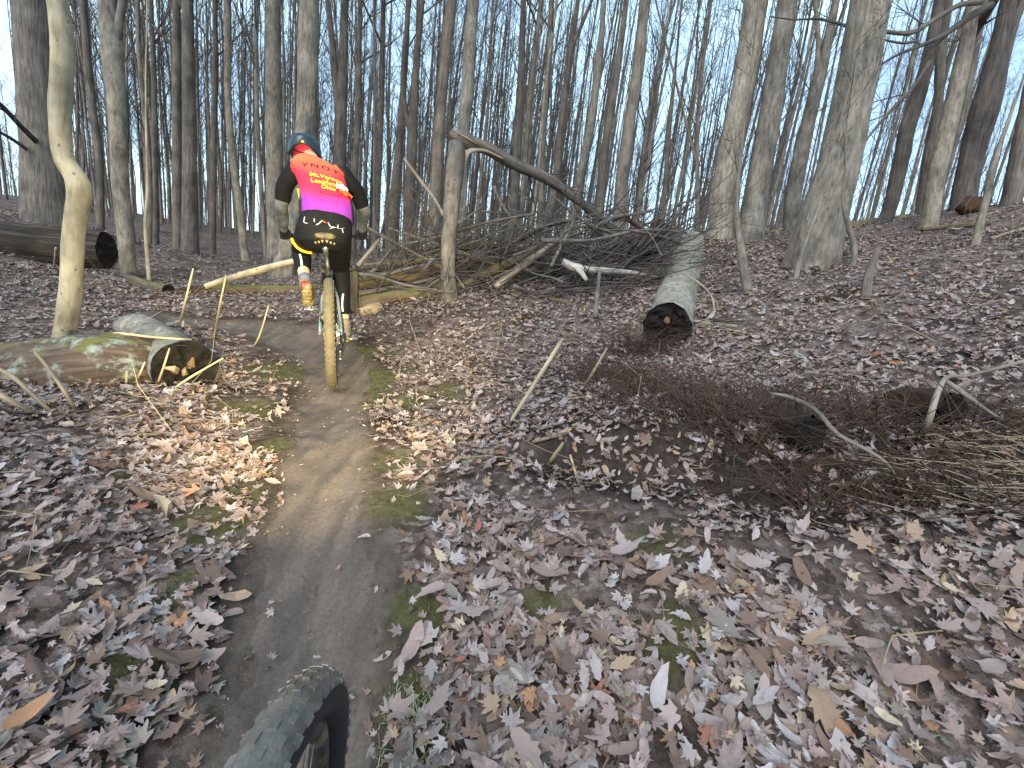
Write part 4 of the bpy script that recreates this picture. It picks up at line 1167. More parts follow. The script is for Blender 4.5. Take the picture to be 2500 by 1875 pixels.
# right of the trail
stick('dry_stalk', [(1237, 1046, None, 9), (1300, 945, 2.75, 11), (1370, 834, 2.9, 11)], 'straw', 'stout straw stalk leaning right in the leaves right of the trail', 'stalk')
stick('dry_stick', [(1245, 1062, None, 9), (1310, 1048, None, 9), (1395, 1030, None, 6)], 'stick', 'dry stick lying flat at the foot of the stout straw stalk', 'stick')
stick('dry_stick', [(1300, 1082, None, 9), (1350, 1068, None, 9), (1400, 1056, None, 6)], 'stick', 'second flat stick, parallel below the one at the stout stalk', 'stick')
stick('dry_stalk', [(1348, 1128, None, 9), (1362, 1100, 2.1, 9), (1376, 1080, 2.1, 7)], 'stick', 'stubby broken stalk right of the two flat sticks', 'stalk')
stick('dry_stalk', [(1392, 1112, None, 6), (1412, 1180, None, 6), (1432, 1240, None, 5), (1452, 1294, None, 4)], 'straw', 'thin straw stem lying towards the camera below the stubby stalk', 'stalk')
stick('dry_stick', [(1115, 1225, None, 8), (1190, 1195, None, 8), (1250, 1182, None, 5)], 'stick', 'dry stick under leaves at the right edge of the trail', 'stick')
stick('dry_stalk', [(1420, 960, None, 6), (1450, 905, 3.0, 7), (1482, 850, 3.05, 5)], 'stick', 'brown stalk leaning right, below the black end of the bank log', 'stalk')
stick('root', [(1880, 960, 2.0, 5), (1917, 966, 1.95, 9), (1985, 996, 1.9, 11), (2047, 1061, 1.8, 10), (2120, 1100, 1.75, 9), (2200, 1190, None, 6)], 'bark_pale', 'pale bent root over the left black shade stub in the bank', 'root', 9)
stick('root', [(2250, 1075, None, 17), (2270, 1020, 2.0, 15), (2292, 950, 2.02, 13), (2306, 925, 2.04, 11), (2352, 918, 2.08, 9), (2430, 900, 2.12, 9), (2520, 876, 2.2, 8)], 'bark_pale', 'root arching over the right black shade stub in the bank', 'root', 9)
stick('root', [(2300, 925, 2.05, 12), (2345, 955, 2.0, 13), (2385, 985, 1.98, 11), (2430, 990, None, 8)], 'bark_pale', 'short root dropping right from the arching root', 'root', 9)
stick('dry_stick', [(2330, 1335, None, 17), (2400, 1352, None, 18), (2520, 1378, None, 14)], 'deadwood_white', 'bleached stick lying at the right edge near the camera', 'stick')
stick('bark_strip', [(1935, 866, None, 20), (1955, 882, None, 22), (1978, 902, None, 12)], 'deadwood_white', 'small bluish white bark strip on the bank leaves', 'bark')
stick('dry_stick', [(1975, 922, None, 7), (2010, 935, None, 8), (2060, 958, None, 5)], 'stick', 'dry stick below the bluish white bark strip', 'stick')
stick('dry_stick', [(1690, 860, None, 5), (1760, 900, None, 6), (1820, 935, None, 4)], 'straw', 'thin straw stick right below the black end of the bank log', 'stick')
stick('dry_stick', [(38, 1550, None, 11), (75, 1505, None, 12), (110, 1462, None, 7)], 'deadwood_white', 'small pale stick on the leaves at the lower left', 'stick')
stick('dry_stalk', [(2060, 1480, None, 5), (2200, 1590, None, 6), (2330, 1720, None, 5)], 'straw', 'thin straw lying across leaves at the lower right', 'stalk')

# black stubs in the bank: shape and colour stand in for root shade
for px, py, d_, w, lab in ((1978, 1060, 1.98, 80, 'black stub added as shade under the pale bent root in the bank'), (2328, 1000, 2.1, 74, 'black stub added as shade under the arching root in the bank')):
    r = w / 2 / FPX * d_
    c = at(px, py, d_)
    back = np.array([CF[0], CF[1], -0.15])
    log('root_shade_stub', [[*(c + back * 0.30), r * 1.15], [*(c + back * 0.15), r * 1.1], [*c, r]], 'rotten', lab, 'stump', end=-1, sides=16, rough=0.25)

# ------------------------------------------------------------------ fallen leaves
def leaf_shape(kind, seed):
    """(verts, tris) of one dry leaf about 1 unit across, lying in the xy plane, curled."""
    rnd = np.random.default_rng(seed)
    if kind == 'maple':
        prof = [(90, 1.0), (80, .62), (72, .66), (62, .46), (48, .86), (38, .80), (30, .50), (14, .40), (2, .70), (-10, .55), (-30, .36), (-62, .34), (-86, .12)]
    elif kind == 'oak':
        prof = [(90, 1.05), (78, .80), (68, .62), (55, .72), (42, .48), (30, .55), (12, .32), (-8, .42), (-35, .34), (-62, .48), (-84, .62)]
    else:
        prof = [(90, 1.05), (76, .82), (60, .60), (40, .46), (15, .38), (-15, .38), (-45, .50), (-70, .70), (-86, .80)]
    R = [(a, r * rnd.uniform(0.9, 1.1)) for a, r in prof]
    Lf = [(180 - a, r * rnd.uniform(0.88, 1.1)) for a, r in prof[::-1] if a not in (90,)]
    pts = R[::-1] + Lf[::-1] if False else R + [(180 - a, r * rnd.uniform(0.88, 1.1)) for a, r in prof[:0:-1]]
    out = np.array([[r * math.cos(math.radians(a)), r * math.sin(math.radians(a))] for a, r in pts])
    V = np.vstack([[[0, -0.02]], out])
    n = len(out)
    T = np.array([[0, 1 + (i + 1) % n, 1 + i] for i in range(n)])
    x, y = V[:, 0], V[:, 1]
    fold, curl, tw = rnd.uniform(0.0, 0.55), rnd.uniform(-0.45, 0.55), rnd.uniform(-0.5, 0.5)
    z = fold * np.abs(x) + curl * y * y + tw * x * y + 0.10 * rnd.normal(0, 1, len(V)) * (x * x + y * y)
    return np.column_stack([x * (1 - 0.3 * fold), y, z]) * 0.5, T

LEAVES = [leaf_shape(k, 70 + i) for i, k in enumerate(['maple'] * 9 + ['oak'] * 6 + ['oval'] * 4)]
TINTS = np.array([(0.30, 0.225, 0.205), (0.34, 0.275, 0.262), (0.24, 0.172, 0.152), (0.385, 0.33, 0.325), (0.34, 0.235, 0.155), (0.17, 0.105, 0.075), (0.09, 0.058, 0.045),
                  (0.38, 0.19, 0.09), (0.30, 0.115, 0.075), (0.43, 0.36, 0.26), (0.22, 0.20, 0.17), (0.40, 0.36, 0.37)])
TW = np.array([20, 17, 18, 8, 6, 13, 9, 1.2, 0.8, 2, 6, 5])
TW = TW / TW.sum()

# where a leaf may lie: dense on the banks, few on the trail, the moss and the dug out soil
def scatter(n, rmin, rmax):
    a = np.radians(RNG.uniform(-58, 58, n))
    r = np.sqrt(RNG.uniform(rmin ** 2, rmax ** 2, n))
    x, y = r * np.sin(a), r * np.cos(a)
    td_ = trail_dist(x, y)
    keep = sstep(0.78, 1.9, td_ + 0.45 * vnoise(x * 3, y * 3, 2.0))
    keep = np.maximum(keep, 0.008 + 0.03 * (td_ > 0.5)) * (1 - 0.75 * moss_mask(x, y)) * (1 - 0.62 * np.clip(bank_mask(x, y), 0, 1))
    nearf = (1 - sstep(1.2, 2.6, r)) * sstep(-0.2, 0.2, x)
    clump = sstep(-0.65, 0.15, vnoise(x * 2.6, y * 2.6, 12.0) + 0.6 * vnoise(x * 6, y * 6, 13.0) - 0.22 * nearf)
    keep = keep * ((0.34 - 0.22 * nearf) + (0.66 + 0.22 * nearf) * clump)
    m = RNG.uniform(0, 1, n) < keep
    return x[m], y[m]

parts = [scatter(9000, 0.45, 1.6), scatter(31000, 1.6, 4.0), scatter(42000, 4.0, 8.0), scatter(26000, 8.0, 16.0)]
lx, ly = np.concatenate([p[0] for p in parts]), np.concatenate([p[1] for p in parts])
n_l = len(lx)
lz = H(lx, ly) + 0.006 + RNG.uniform(0, 1, n_l) ** 2 * 0.045
on = trail_dist(lx, ly) < 1.15
lz = np.where(on, H(lx, ly) - 0.008, lz)
size = np.clip(RNG.lognormal(math.log(0.047), 0.40, n_l), 0.022, 0.13)
dist_l = np.hypot(lx, ly)
size = size * np.where(dist_l < 1.6, 1.15, 1.0) * (1 + 0.25 * sstep(5, 12, dist_l))
size = np.where(on, size * 0.6, size)
shape_i = RNG.integers(0, len(LEAVES), n_l)
tint = TINTS[RNG.choice(len(TINTS), n_l, p=TW)] * RNG.uniform(0.68, 1.02, (n_l, 1))
tint = tint * 0.8 + np.array([0.235, 0.182, 0.165]) * 0.2
yaw = RNG.uniform(0, 2 * math.pi, n_l)
tx_, ty_ = RNG.normal(0, 0.21, n_l), RNG.normal(0, 0.21, n_l)
e = 0.05
gxn, gyn = (H(lx + e, ly) - H(lx - e, ly)) / (2 * e), (H(lx, ly + e) - H(lx, ly - e)) / (2 * e)
tx_, ty_ = tx_ + np.arctan(gyn), ty_ - np.arctan(gxn)

def rot_all(yaw, ax, ay):
    cz, sz, cx, sx, cy, sy = np.cos(yaw), np.sin(yaw), np.cos(ax), np.sin(ax), np.cos(ay), np.sin(ay)
    Z, O = np.zeros_like(cz), np.ones_like(cz)
    Rz = np.stack([cz, -sz, Z, sz, cz, Z, Z, Z, O], -1).reshape(-1, 3, 3)
    Rx = np.stack([O, Z, Z, Z, cx, -sx, Z, sx, cx], -1).reshape(-1, 3, 3)
    Ry = np.stack([cy, Z, sy, Z, O, Z, -sy, Z, cy], -1).reshape(-1, 3, 3)
    return Rx @ Ry @ Rz
LR = rot_all(yaw, tx_, ty_)
# the 300 that show largest are objects of their own
rel = np.column_stack([lx, ly, lz]) - CAM
dep_l = rel @ CF
u_, v_ = (rel @ CR) / np.maximum(dep_l, .05) * FPX, (rel @ CU) / np.maximum(dep_l, .05) * FPX
inside = (np.abs(u_) < 1240) & (np.abs(v_) < 930) & (dep_l > 0.2)
score = np.where(inside, size / np.maximum(dep_l, 0.2), 0)
single = np.argsort(-score)[:300]
is_single = np.zeros(n_l, bool)
is_single[single] = True
leaf_me = []
for V, T in LEAVES:
    me = mesh_from('leaf', V, None, T, True)
    me.materials.append(M['leaf'])
    leaf_me.append(me)
for i in single:
    o = bpy.data.objects.new('leaf', leaf_me[shape_i[i]])
    COL.objects.link(o)
    o.parent = ground
    mtx = Matrix(LR[i].tolist()).to_4x4()
    o.matrix_local = Matrix.Translation((lx[i], ly[i], lz[i] + 0.012)) @ mtx @ Matrix.Scale(size[i], 4)
    o.color = (*tint[i], 1)
VV, TT, CC, off = [], [], [], 0
for k, (V, T) in enumerate(LEAVES):
    idx = np.nonzero((shape_i == k) & ~is_single)[0]
    W = np.einsum('nij,vj->nvi', LR[idx], V) * size[idx, None, None] + np.column_stack([lx[idx], ly[idx], lz[idx]])[:, None, :]
    VV.append(W.reshape(-1, 3))
    TT.append((T[None] + (np.arange(len(idx)) * len(V))[:, None, None] + off).reshape(-1, 3))
    CC.append(np.repeat(np.column_stack([tint[idx], np.ones(len(idx))]), len(V), 0))
    off += len(idx) * len(V)
obj('leaf_litter', mesh_from('leaf_litter', np.concatenate(VV), None, np.concatenate(TT), True, {'tint': ('FLOAT_COLOR', np.concatenate(CC))}), M['litter'], ground, kind='stuff')

# small twigs among the leaves, dry stems standing in them
def twig_mass(name, n, rmin, rmax, mat, upright, ln, rad, label, cat, where=None):
    mb = MB()
    a = np.radians(RNG.uniform(-58, 58, n))
    r = np.sqrt(RNG.uniform(rmin ** 2, rmax ** 2, n))
    x, y = r * np.sin(a), r * np.cos(a)
    m = trail_dist(x, y) > 1.9
    if where is not None:
        m &= where(x, y)
    for px, py in zip(x[m], y[m]):
        L = RNG.uniform(*ln)
        az = RNG.uniform(0, 6.28)
        up = RNG.uniform(*upright)
        d = np.array([math.cos(az) * math.cos(up), math.sin(az) * math.cos(up), math.sin(up)])
        p = np.array([px, py, hz(px, py) + 0.012])
        b = RNG.normal(0, 0.12, 3) * L
        rr_ = RNG.uniform(*rad)
        mb.tube([p, p + d * L * 0.5 + b, p + d * L + b * 0.3 - np.array([0, 0, 0.12 * L if up > 0.4 else 0])], [rr_, rr_ * 0.8, rr_ * 0.4], 4, (False, False))
    mb.build(name, M[mat], kind='stuff', label=label, cat=cat)
twig_mass('twig_litter', 900, 0.7, 8.0, 'stick', (-0.05, 0.25), (0.08, 0.35), (0.0015, 0.005), 'small dry twigs scattered among the fallen leaves', 'twigs')
twig_mass('dry_stems', 420, 2.6, 10.0, 'straw', (0.7, 1.5), (0.10, 0.45), (0.0012, 0.0028), 'thin dry stems standing up out of the leaf litter', 'stems')
_bx = [(*ground_at(px, py)[:2], r) for px, py, r in ((1480, 930, .24), (1600, 985, .30), (1720, 1020, .30), (1860, 1010, .30), (1990, 1090, .28), (2120, 1050, .30), (2260, 1080, .28), (2400, 1050, .28),
       (1800, 1130, .22), (1960, 1190, .20), (2150, 1210, .20), (2350, 1230, .20), (1700, 700, .7), (1560, 860, .25))]
def _thicket(x, y):
    d = np.full(np.shape(x), 9.0)
    for a, b_, r in _bx:
        d = np.minimum(d, np.hypot(x - a, y - b_) / r)
    return d + 0.35 * vnoise(x * 7, y * 7, 21.0) < 0.45 + 0.85 * RNG.uniform(0, 1, np.shape(x)) ** 1.5
twig_mass('bramble_thicket', 42000, 1.1, 4.6, 'bramble', (0.0, 0.95), (0.10, 0.42), (0.0012, 0.0034), 'dark brown tangle of bramble stems covering the dug out bank', 'brambles', _thicket)

# tangled twigs of the brush pile
mb = MB()
rnd = np.random.default_rng(31)
for k in range(400):
    px, py, d = rnd.uniform(900, 1590), rnd.uniform(560, 735), rnd.uniform(5.2, 7.6)
    if py < 560 + abs(px - 1380) * 0.10:
        continue
    p = at(px, py, d)
    p[2] = max(hz(p[0], p[1]) + rnd.uniform(0, 0.5) * rnd.uniform(0, 1), p[2] * 0 + hz(p[0], p[1]))
    az, up = rnd.normal(0.3, 1.2), rnd.normal(0.25, 0.35)
    dv = np.array([math.cos(az) * math.cos(up), math.sin(az) * math.cos(up), math.sin(up)])
    twigs(mb, p, dv, rnd.uniform(0.5, 1.6), rnd.uniform(0.006, 0.016), rnd, 1, 4)
mb.build('brush', M['twig'], kind='stuff', label='tangle of thin dead branches filling the brush pile', cat='brush')
mb = MB()
for k in range(120):
    px, py, d = rnd.uniform(880, 1570), rnd.uniform(575, 740), rnd.uniform(5.2, 7.4)
    p = at(px, py, d)
    p[2] = hz(p[0], p[1]) + 0.03 + 0.75 * rnd.uniform(0, 1) ** 1.8 * (1.0 if 1080 < px < 1600 else 0.4)
    az, el = rnd.normal(0.35, 0.7) + (math.pi if rnd.uniform() < .18 else 0), rnd.normal(0.24, 0.22)
    L, r_ = rnd.uniform(0.6, 2.2), 0.007 + 0.028 * rnd.uniform(0, 1) ** 2
    dv = np.array([math.cos(az) * math.cos(el), math.sin(az) * math.cos(el), math.sin(el)])
    pts = [p - dv * L / 2, p - dv * L * .2 + rnd.normal(0, .03, 3), p + dv * L * .2 + rnd.normal(0, .03, 3), p + dv * L / 2]
    mb.tube(smooth_path(np.column_stack([pts, [r_, r_ * .9, r_ * .75, r_ * .45]]), .15)[:, :3], np.linspace(r_, r_ * .45, len(smooth_path(np.column_stack([pts, [1, 1, 1, 1]]), .15))), 6, rough=0.1, seed=k)
mb.build('brushwood', M['bark_grey'], kind='stuff', label='grey broken limbs heaped in the brush pile', cat='brush')

# grit and crumbs of earth on the trail
mb = MB()
for k in range(900):
    i = int(RNG.integers(0, len(TRAIL_C) * 0.75))
    off_ = RNG.uniform(-1.3, 1.3)
    x, y = TRAIL_C[i] + nr[i] * off_ * TRAIL_W[i]
    r = 0.0022 + 0.0075 * RNG.uniform(0, 1) ** 4
    z = hz(x, y) - 0.035 * (1 - float(sstep(0.5, 1.15, abs(off_)))) + 0.010
    a = RNG.uniform(0, 6.28, 6)
    V = np.array([[math.cos(t), math.sin(t), 0] for t in np.arange(5) / 5 * 6.28] + [[0.1, 0, 0.8], [0, 0, -0.8]]) * r * RNG.uniform(0.7, 1.3, (7, 1)) + [x, y, z]
    mb.raw(V, None, [[i_, (i_ + 1) % 5, 5] for i_ in range(5)] + [[(i_ + 1) % 5, i_, 6] for i_ in range(5)])
mb.build('trail_grit', M['trail'], None, False, kind='stuff', label='small grit and earth crumbs on the packed trail', cat='grit')

# moss and pale grass
def tufts(name, spots, per, hgt, wid, mat, label, cat, spread=0.5):
    V, T, C = [], [], []
    n = 0
    for a, b_, r in spots:
        k = int(per * r * r)
        ang, rad_ = RNG.uniform(0, 6.28, k), r * RNG.uniform(0, 1, k) ** 0.6
        x, y = a + rad_ * np.cos(ang), b_ + rad_ * np.sin(ang)
        z = H(x, y) - np.where(trail_dist(x, y) < 1.0, 0.03, 0.004)
        hh = RNG.uniform(0.4, 1.0, k) * hgt * (1.15 - rad_ / r)
        ya = RNG.uniform(0, 6.28, k)
        w = wid * RNG.uniform(0.6, 1.3, k)
        dx, dy = np.cos(ya) * w, np.sin(ya) * w
        lx_, ly_ = RNG.normal(0, spread, k) * hh, RNG.normal(0, spread, k) * hh
        q = np.stack([np.stack([x - dx, y - dy, z], -1), np.stack([x + dx, y + dy, z], -1), np.stack([x + lx_, y + ly_, z + hh], -1)], 1)
        V.append(q.reshape(-1, 3))
        T.append(np.arange(k * 3).reshape(-1, 3) + n)
        C.append(np.repeat(RNG.uniform(0, 1, k), 3))
        n += k * 3
    return obj(name, mesh_from(name, np.concatenate(V), None, np.concatenate(T), False, {'tint': ('FLOAT', np.concatenate(C))}), M[mat], kind='stuff', label=label, cat=cat)
tufts('moss', MOSS, 26000, 0.014, 0.0028, 'moss', 'low green moss growing along both trail edges', 'moss')
gt = ground_at(1015, 1790)
tufts('grass_tuft', [(gt[0], gt[1], 0.14)], 24000, 0.085, 0.0020, 'grass', 'pale grey green grass tuft right of the near tyre', 'grass', 0.55)
_s1, _s2 = ground_at(2330, 1190), ground_at(2430, 1080)
mb = MB()
for k in range(60):
    f = RNG.uniform(0, 1)
    q0 = ground_at(2080 + 330 * f + RNG.normal(0, 40), 1010 + 240 * RNG.uniform(0, 1))
    g = np.array([q0[0], q0[1], hz(q0[0], q0[1]) + 0.03])
    d = np.array([0.66, -0.55, 0.0]) + RNG.normal(0, 0.17, 3)
    L = RNG.uniform(0.2, 0.7)
    pm, pe = g + d * L * 0.5 + np.array([0, 0, 0.05]), g + d * L
    pm[2] = max(pm[2], hz(pm[0], pm[1]) + 0.03)
    pe[2] = max(pe[2], hz(pe[0], pe[1]) + 0.01)
    mb.tube([g, pm, pe], [0.0022, 0.0019, 0.0008], 4, (False, False))
mb.build('straw_grass', M['straw'], kind='stuff', label='long pale dry grass combed over the bank at the right edge', cat='dry grass')
# ------------------------------------------------------------------ the rider ahead: one body, clothes and gear as its children
O_ = at(812, 938, 3.45)
O_[2] = hz(O_[0], O_[1]) - 0.035 + 0.008
hd = np.array([-0.35, 0.937, 0.12])
hd /= np.linalg.norm(hd)
rt = np.cross(hd, [0, 0, 1.0])
rt /= np.linalg.norm(rt)
up_ = np.cross(rt, hd)
LEAN = math.radians(-3.0)
up2 = math.cos(LEAN) * up_ + math.sin(LEAN) * rt
rt2 = math.cos(LEAN) * rt - math.sin(LEAN) * up_
RM = Matrix(((rt2[0], hd[0], up2[0], O_[0]), (rt2[1], hd[1], up2[1], O_[1]), (rt2[2], hd[2], up2[2], O_[2]), (0, 0, 0, 1)))

def capsule(mb, pts, rad, sides=16, squash=1.0, step=0.03):
    """A tapered limb with rounded ends."""
    P = smooth_path(np.column_stack([np.array(pts, float), np.array(rad, float)]), step)
    t0, t1 = P[1, :3] - P[0, :3], P[-1, :3] - P[-2, :3]
    t0, t1 = t0 / np.linalg.norm(t0), t1 / np.linalg.norm(t1)
    r0, r1 = P[0, 3], P[-1, 3]
    pre = [[*(P[0, :3] - t0 * r0 * s), r0 * c] for s, c in ((0.98, 0.15), (0.8, 0.6), (0.45, 0.89))]
    post = [[*(P[-1, :3] + t1 * r1 * s), r1 * c] for s, c in ((0.45, 0.89), (0.8, 0.6), (0.98, 0.15))]
    P = np.vstack([pre, P, post])
    mb.tube(P[:, :3], P[:, 3], sides, squash=squash)

def loft(mb, rings, n=28, power=2.4):
    """A closed trunk through (centre, half width, half depth, tilt about the forward axis, pitch) rings; x is across, y is forward."""
    V = []
    th = np.arange(n) / n * 2 * math.pi
    c, s = np.cos(th), np.sin(th)
    sx, sy = np.sign(c) * np.abs(c) ** (2 / power), np.sign(s) * np.abs(s) ** (2 / power)
    for (cx, cy, cz), a, b_, tilt, pitch in rings:
        x, y = sx * a, sy * b_
        X = np.array([math.cos(tilt), 0, -math.sin(tilt)])
        pitch = abs(pitch) if abs(pitch) < 1.5 else pitch
        Yv = np.array([math.sin(tilt) * math.sin(pitch), math.cos(pitch), -math.sin(pitch)])
        V.append(np.array([cx, cy, cz]) + x[:, None] * X + y[:, None] * Yv)
    k = len(rings)
    V = np.concatenate(V + [np.array([rings[0][0]]), np.array([rings[-1][0]])])
    a = np.arange(n)
    Q = np.concatenate([np.stack([j * n + a, j * n + (a + 1) % n, (j + 1) * n + (a + 1) % n, (j + 1) * n + a], -1) for j in range(k - 1)])
    T = np.concatenate([np.stack([(a + 1) % n, a, np.full(n, k * n)], -1), np.stack([(k - 1) * n + a, (k - 1) * n + (a + 1) % n, np.full(n, k * n + 1)], -1)])
    mb.raw(V, Q, T)

def organic(mb, name, voxel, smooth=4):
    """Everything in mb fused into one continuous skin."""
    me = mb.mesh(name + '_raw')
    tmp = bpy.data.objects.new('tmp', me)
    COL.objects.link(tmp)
    r = tmp.modifiers.new('r', 'REMESH')
    r.mode = 'VOXEL'
    r.voxel_size = voxel
    if smooth:
        s = tmp.modifiers.new('s', 'SMOOTH')
        s.factor, s.iterations = 0.5, smooth
    bpy.context.view_layer.update()
    out = bpy.data.meshes.new_from_object(tmp.evaluated_get(bpy.context.evaluated_depsgraph_get()))
    out.name = name
    bpy.data.objects.remove(tmp)
    bpy.data.meshes.remove(me)
    out.materials.clear()
    out.polygons.foreach_set('use_smooth', np.ones(len(out.polygons), bool))
    return out

J = {'hipL': (-.115, .30, .985), 'kneeL': (-.200, .66, .845), 'ankL': (-.166, .36, .655),
     'hipR': (.055, .30, .965), 'kneeR': (.072, .63, .735), 'ankR': (.093, .47, .345),
     'shL': (-.225, .67, 1.385), 'elL': (-.315, .72, 1.16), 'wrL': (-.335, .92, .965),
     'shR': (.125, .67, 1.390), 'elR': (.255, .76, 1.165), 'wrR': (.250, .92, 1.000)}
HEADC = np.array([-.152, .86, 1.545])
mb = MB()
loft(mb, [((-.03, .27, .93), .13, .10, .0, -.3), ((-.03, .28, 1.00), .150, .115, .02, -.5), ((-.015, .33, 1.10), .145, .105, .08, -.7), ((-.025, .44, 1.22), .140, .10, .12, -.8), ((-.04, .56, 1.33), .140, .09, .16, -.9), ((-.06, .66, 1.39), .120, .065, .16, -.9), ((-.085, .72, 1.43), .075, .05, .16, -.8)])
capsule(mb, [(-.085, .70, 1.43), (-.12, .78, 1.49), tuple(HEADC - [0, .02, .02])], [.062, .055, .06])
loft(mb, [(tuple(HEADC + [0, 0, -.115]), .045, .06, .1, 0), (tuple(HEADC + [0, .0, -.07]), .066, .085, .1, 0), (tuple(HEADC), .076, .096, .1, 0), (tuple(HEADC + [0, 0, .06]), .068, .088, .1, 0), (tuple(HEADC + [0, 0, .10]), .03, .04, .1, 0)], 20, 2.0)
capsule(mb, [HEADC + [0, .095, .01], HEADC + [0, .118, -.02]], [.010, .014], 8)                  # nose
for s in (-1, 1):
    capsule(mb, [HEADC + [s * .078, -.005, .015], HEADC + [s * .082, -.01, -.03]], [.014, .010], 8, 0.6)   # ears
    capsule(mb, [HEADC + [s * .03, .088, .02], HEADC + [s * .036, .088, .02]], [.012, .012], 8)      # brow
    k = 'L' if s < 0 else 'R'
    capsule(mb, [(J['sh' + k][0] * .55 - .02, .66, 1.395), J['sh' + k], J['el' + k], J['wr' + k]], [.036, .036, .035, .027])
    capsule(mb, [J['hip' + k], J['knee' + k]], [.085, .060])
    sh = np.array(J['knee' + k]) * .68 + np.array(J['ank' + k]) * .32
    capsule(mb, [J['knee' + k], tuple(sh + [0, -.022, 0]), J['ank' + k]], [.056, .054, .034])
    toe = (-.157, .47, .49) if s < 0 else (.105, .62, .19)
    capsule(mb, [J['ank' + k], tuple(np.array(J['ank' + k]) * .6 + np.array(toe) * .4), toe], [.036, .034, .026])
body = obj('person', organic(mb, 'person', 0.011, 3), M['skin'], None, 'cyclist in an orange to purple jersey riding away up the trail', 'person')
body.matrix_world = RM

def wear(name, mb, mat, voxel=None, smooth=3, parent=None, flat=False):
    me = organic(mb, name, voxel, smooth) if voxel else mb.mesh(name, not flat)
    return obj(name, me, M[mat], parent or body)

# jersey: coloured back, black sides
mb = MB()
JR = [((-.002, .285, 1.085), .170, .118, .07, -.55), ((.000, .30, 1.13), .176, .122, .07, -.62), ((-.002, .375, 1.20), .172, .120, .09, -.78), ((-.012, .45, 1.265), .167, .118, .12, -.85), ((-.035, .55, 1.34), .176, .115, .15, -.90), ((-.058, .63, 1.392), .178, .100, .16, -.95), ((-.080, .695, 1.435), .135, .078, .17, -.90), ((-.100, .735, 1.468), .078, .058, .18, -.8)]
loft(mb, JR, 36, 2.5)
for k, s in (('L', -1), ('R', 1)):
    capsule(mb, [(J['sh' + k][0] * .6 - .02, .65, 1.39), tuple(np.array(J['sh' + k]) + [-s * .012, -.01, .0])], [.066, .062])
jm = organic(mb, 'jersey', 0.0085, 4)
nv = len(jm.vertices)
co, no = np.empty(nv * 3, np.float32), np.empty(nv * 3, np.float32)
jm.vertices.foreach_get('co', co)
jm.vertices.foreach_get('normal', no)
co, no = co.reshape(-1, 3), no.reshape(-1, 3)
hgt = co[:, 2] + 0.10 * co[:, 0] + 0.012 * vnoise(co[:, 0] * 18, co[:, 2] * 18, 1.0)
stops = np.array([1.06, 1.185, 1.222, 1.25, 1.29, 1.36, 1.41, 1.47])
cols = np.array([(.15, .022, .25), (.20, .026, .28), (.40, .026, .20), (.68, .024, .09), (.80, .018, .060), (.83, .026, .055), (.86, .080, .045), (.86, .16, .055)])
pc = np.stack([np.interp(hgt, stops, cols[:, i]) for i in range(3)], -1)
ctr = np.interp(co[:, 2], [1.085, 1.2, 1.34, 1.44], [0.0, 0.0, -.035, -.085])
wid = np.interp(co[:, 2], [1.085, 1.2, 1.34, 1.40, 1.46], [.171, .166, .172, .190, .16])
lat = np.abs(co[:, 0] - ctr) / wid
side_ = sstep(0.90, 0.95, lat + 0.25 * (no[:, 1] > 0.1))
black = np.array([.012, .010, .012])
pc = pc * (1 - side_[:, None]) + black * side_[:, None]
a_ = jm.attributes.new('print_color', 'FLOAT_COLOR', 'POINT')
a_.data.foreach_set('color', np.column_stack([pc, np.ones(nv)]).astype(np.float32).ravel())
jersey = obj('jersey', jm, M['jersey'], body)
jb = BVHTree.FromPolygons([Vector(v) for v in co], [tuple(p.vertices) for p in jm.polygons])

def on_back(x, z, lift=0.003):
    """The point of the jersey's back under (x, z), seen square on to the leaning back."""
    d = Vector((0, .86, -.42)).normalized()
    h = jb.ray_cast(Vector((x, -.30, z + .40)), d, 3.0)
    for dz in (0, -.01, .01, -.02, .02):
        h = jb.ray_cast(Vector((x, .35, z + dz)) - d * 0.6, d, 3.0)
        if h[0] is not None:
            return np.array(h[0] + h[1] * lift)
    return None

def back_strip(name, pts, w, mat, lift=0.004, parent=None):
    P = [on_back(*p) for p in pts]
    P = [p for p in P if p is not None]
    if len(P) > 1:
        m2 = MB()
        S = smooth_path(np.array([[*p, w / 2] for p in P]), .008)
        m2.tube(S[:, :3], S[:, 3], 6, squash=0.5)
        return wear(name, m2, mat, parent=parent or jersey)

def back_text(name, body_, x0, z0, width, slope, mat, arc=0.0, tall=1.0):
    """Flat print wrapped onto the back: (x0, z0) is its middle in the frame of on_back."""
    cu = bpy.data.curves.new('print', 'FONT')
    cu.body = body_
    cu.align_x = 'CENTER'
    cu.resolution_u = 3
    cu.offset = 0.018
    if arc:
        cu.space_character = 1.35
    to = bpy.data.objects.new('print_tmp', cu)
    COL.objects.link(to)
    bpy.context.view_layer.update()
    me = bpy.data.meshes.new_from_object(to.evaluated_get(bpy.context.evaluated_depsgraph_get()))
    bpy.data.objects.remove(to)
    bm = bmesh.new()
    bm.from_mesh(me)
    bmesh.ops.triangulate(bm, faces=bm.faces)
    xs = [v.co.x for v in bm.verts]
    ys = [v.co.y for v in bm.verts]
    k = width / (max(xs) - min(xs))
    cx, cy = (max(xs) + min(xs)) / 2, (max(ys) + min(ys)) / 2
    bmesh.ops.subdivide_edges(bm, edges=[e_ for e_ in bm.edges if e_.calc_length() * k > .012], cuts=1)
    for v in bm.verts:
        x, z = (v.co.x - cx) * k, (v.co.y - cy) * k * tall
        if arc:
            z -= arc * x * x
        p = on_back(x0 + x, z0 + z - slope * x, 0.0035)
        if p is not None:
            v.co = p
    bm.to_mesh(me)
    bm.free()
    me.materials.clear()
    return obj(name, me, M[mat], jersey)

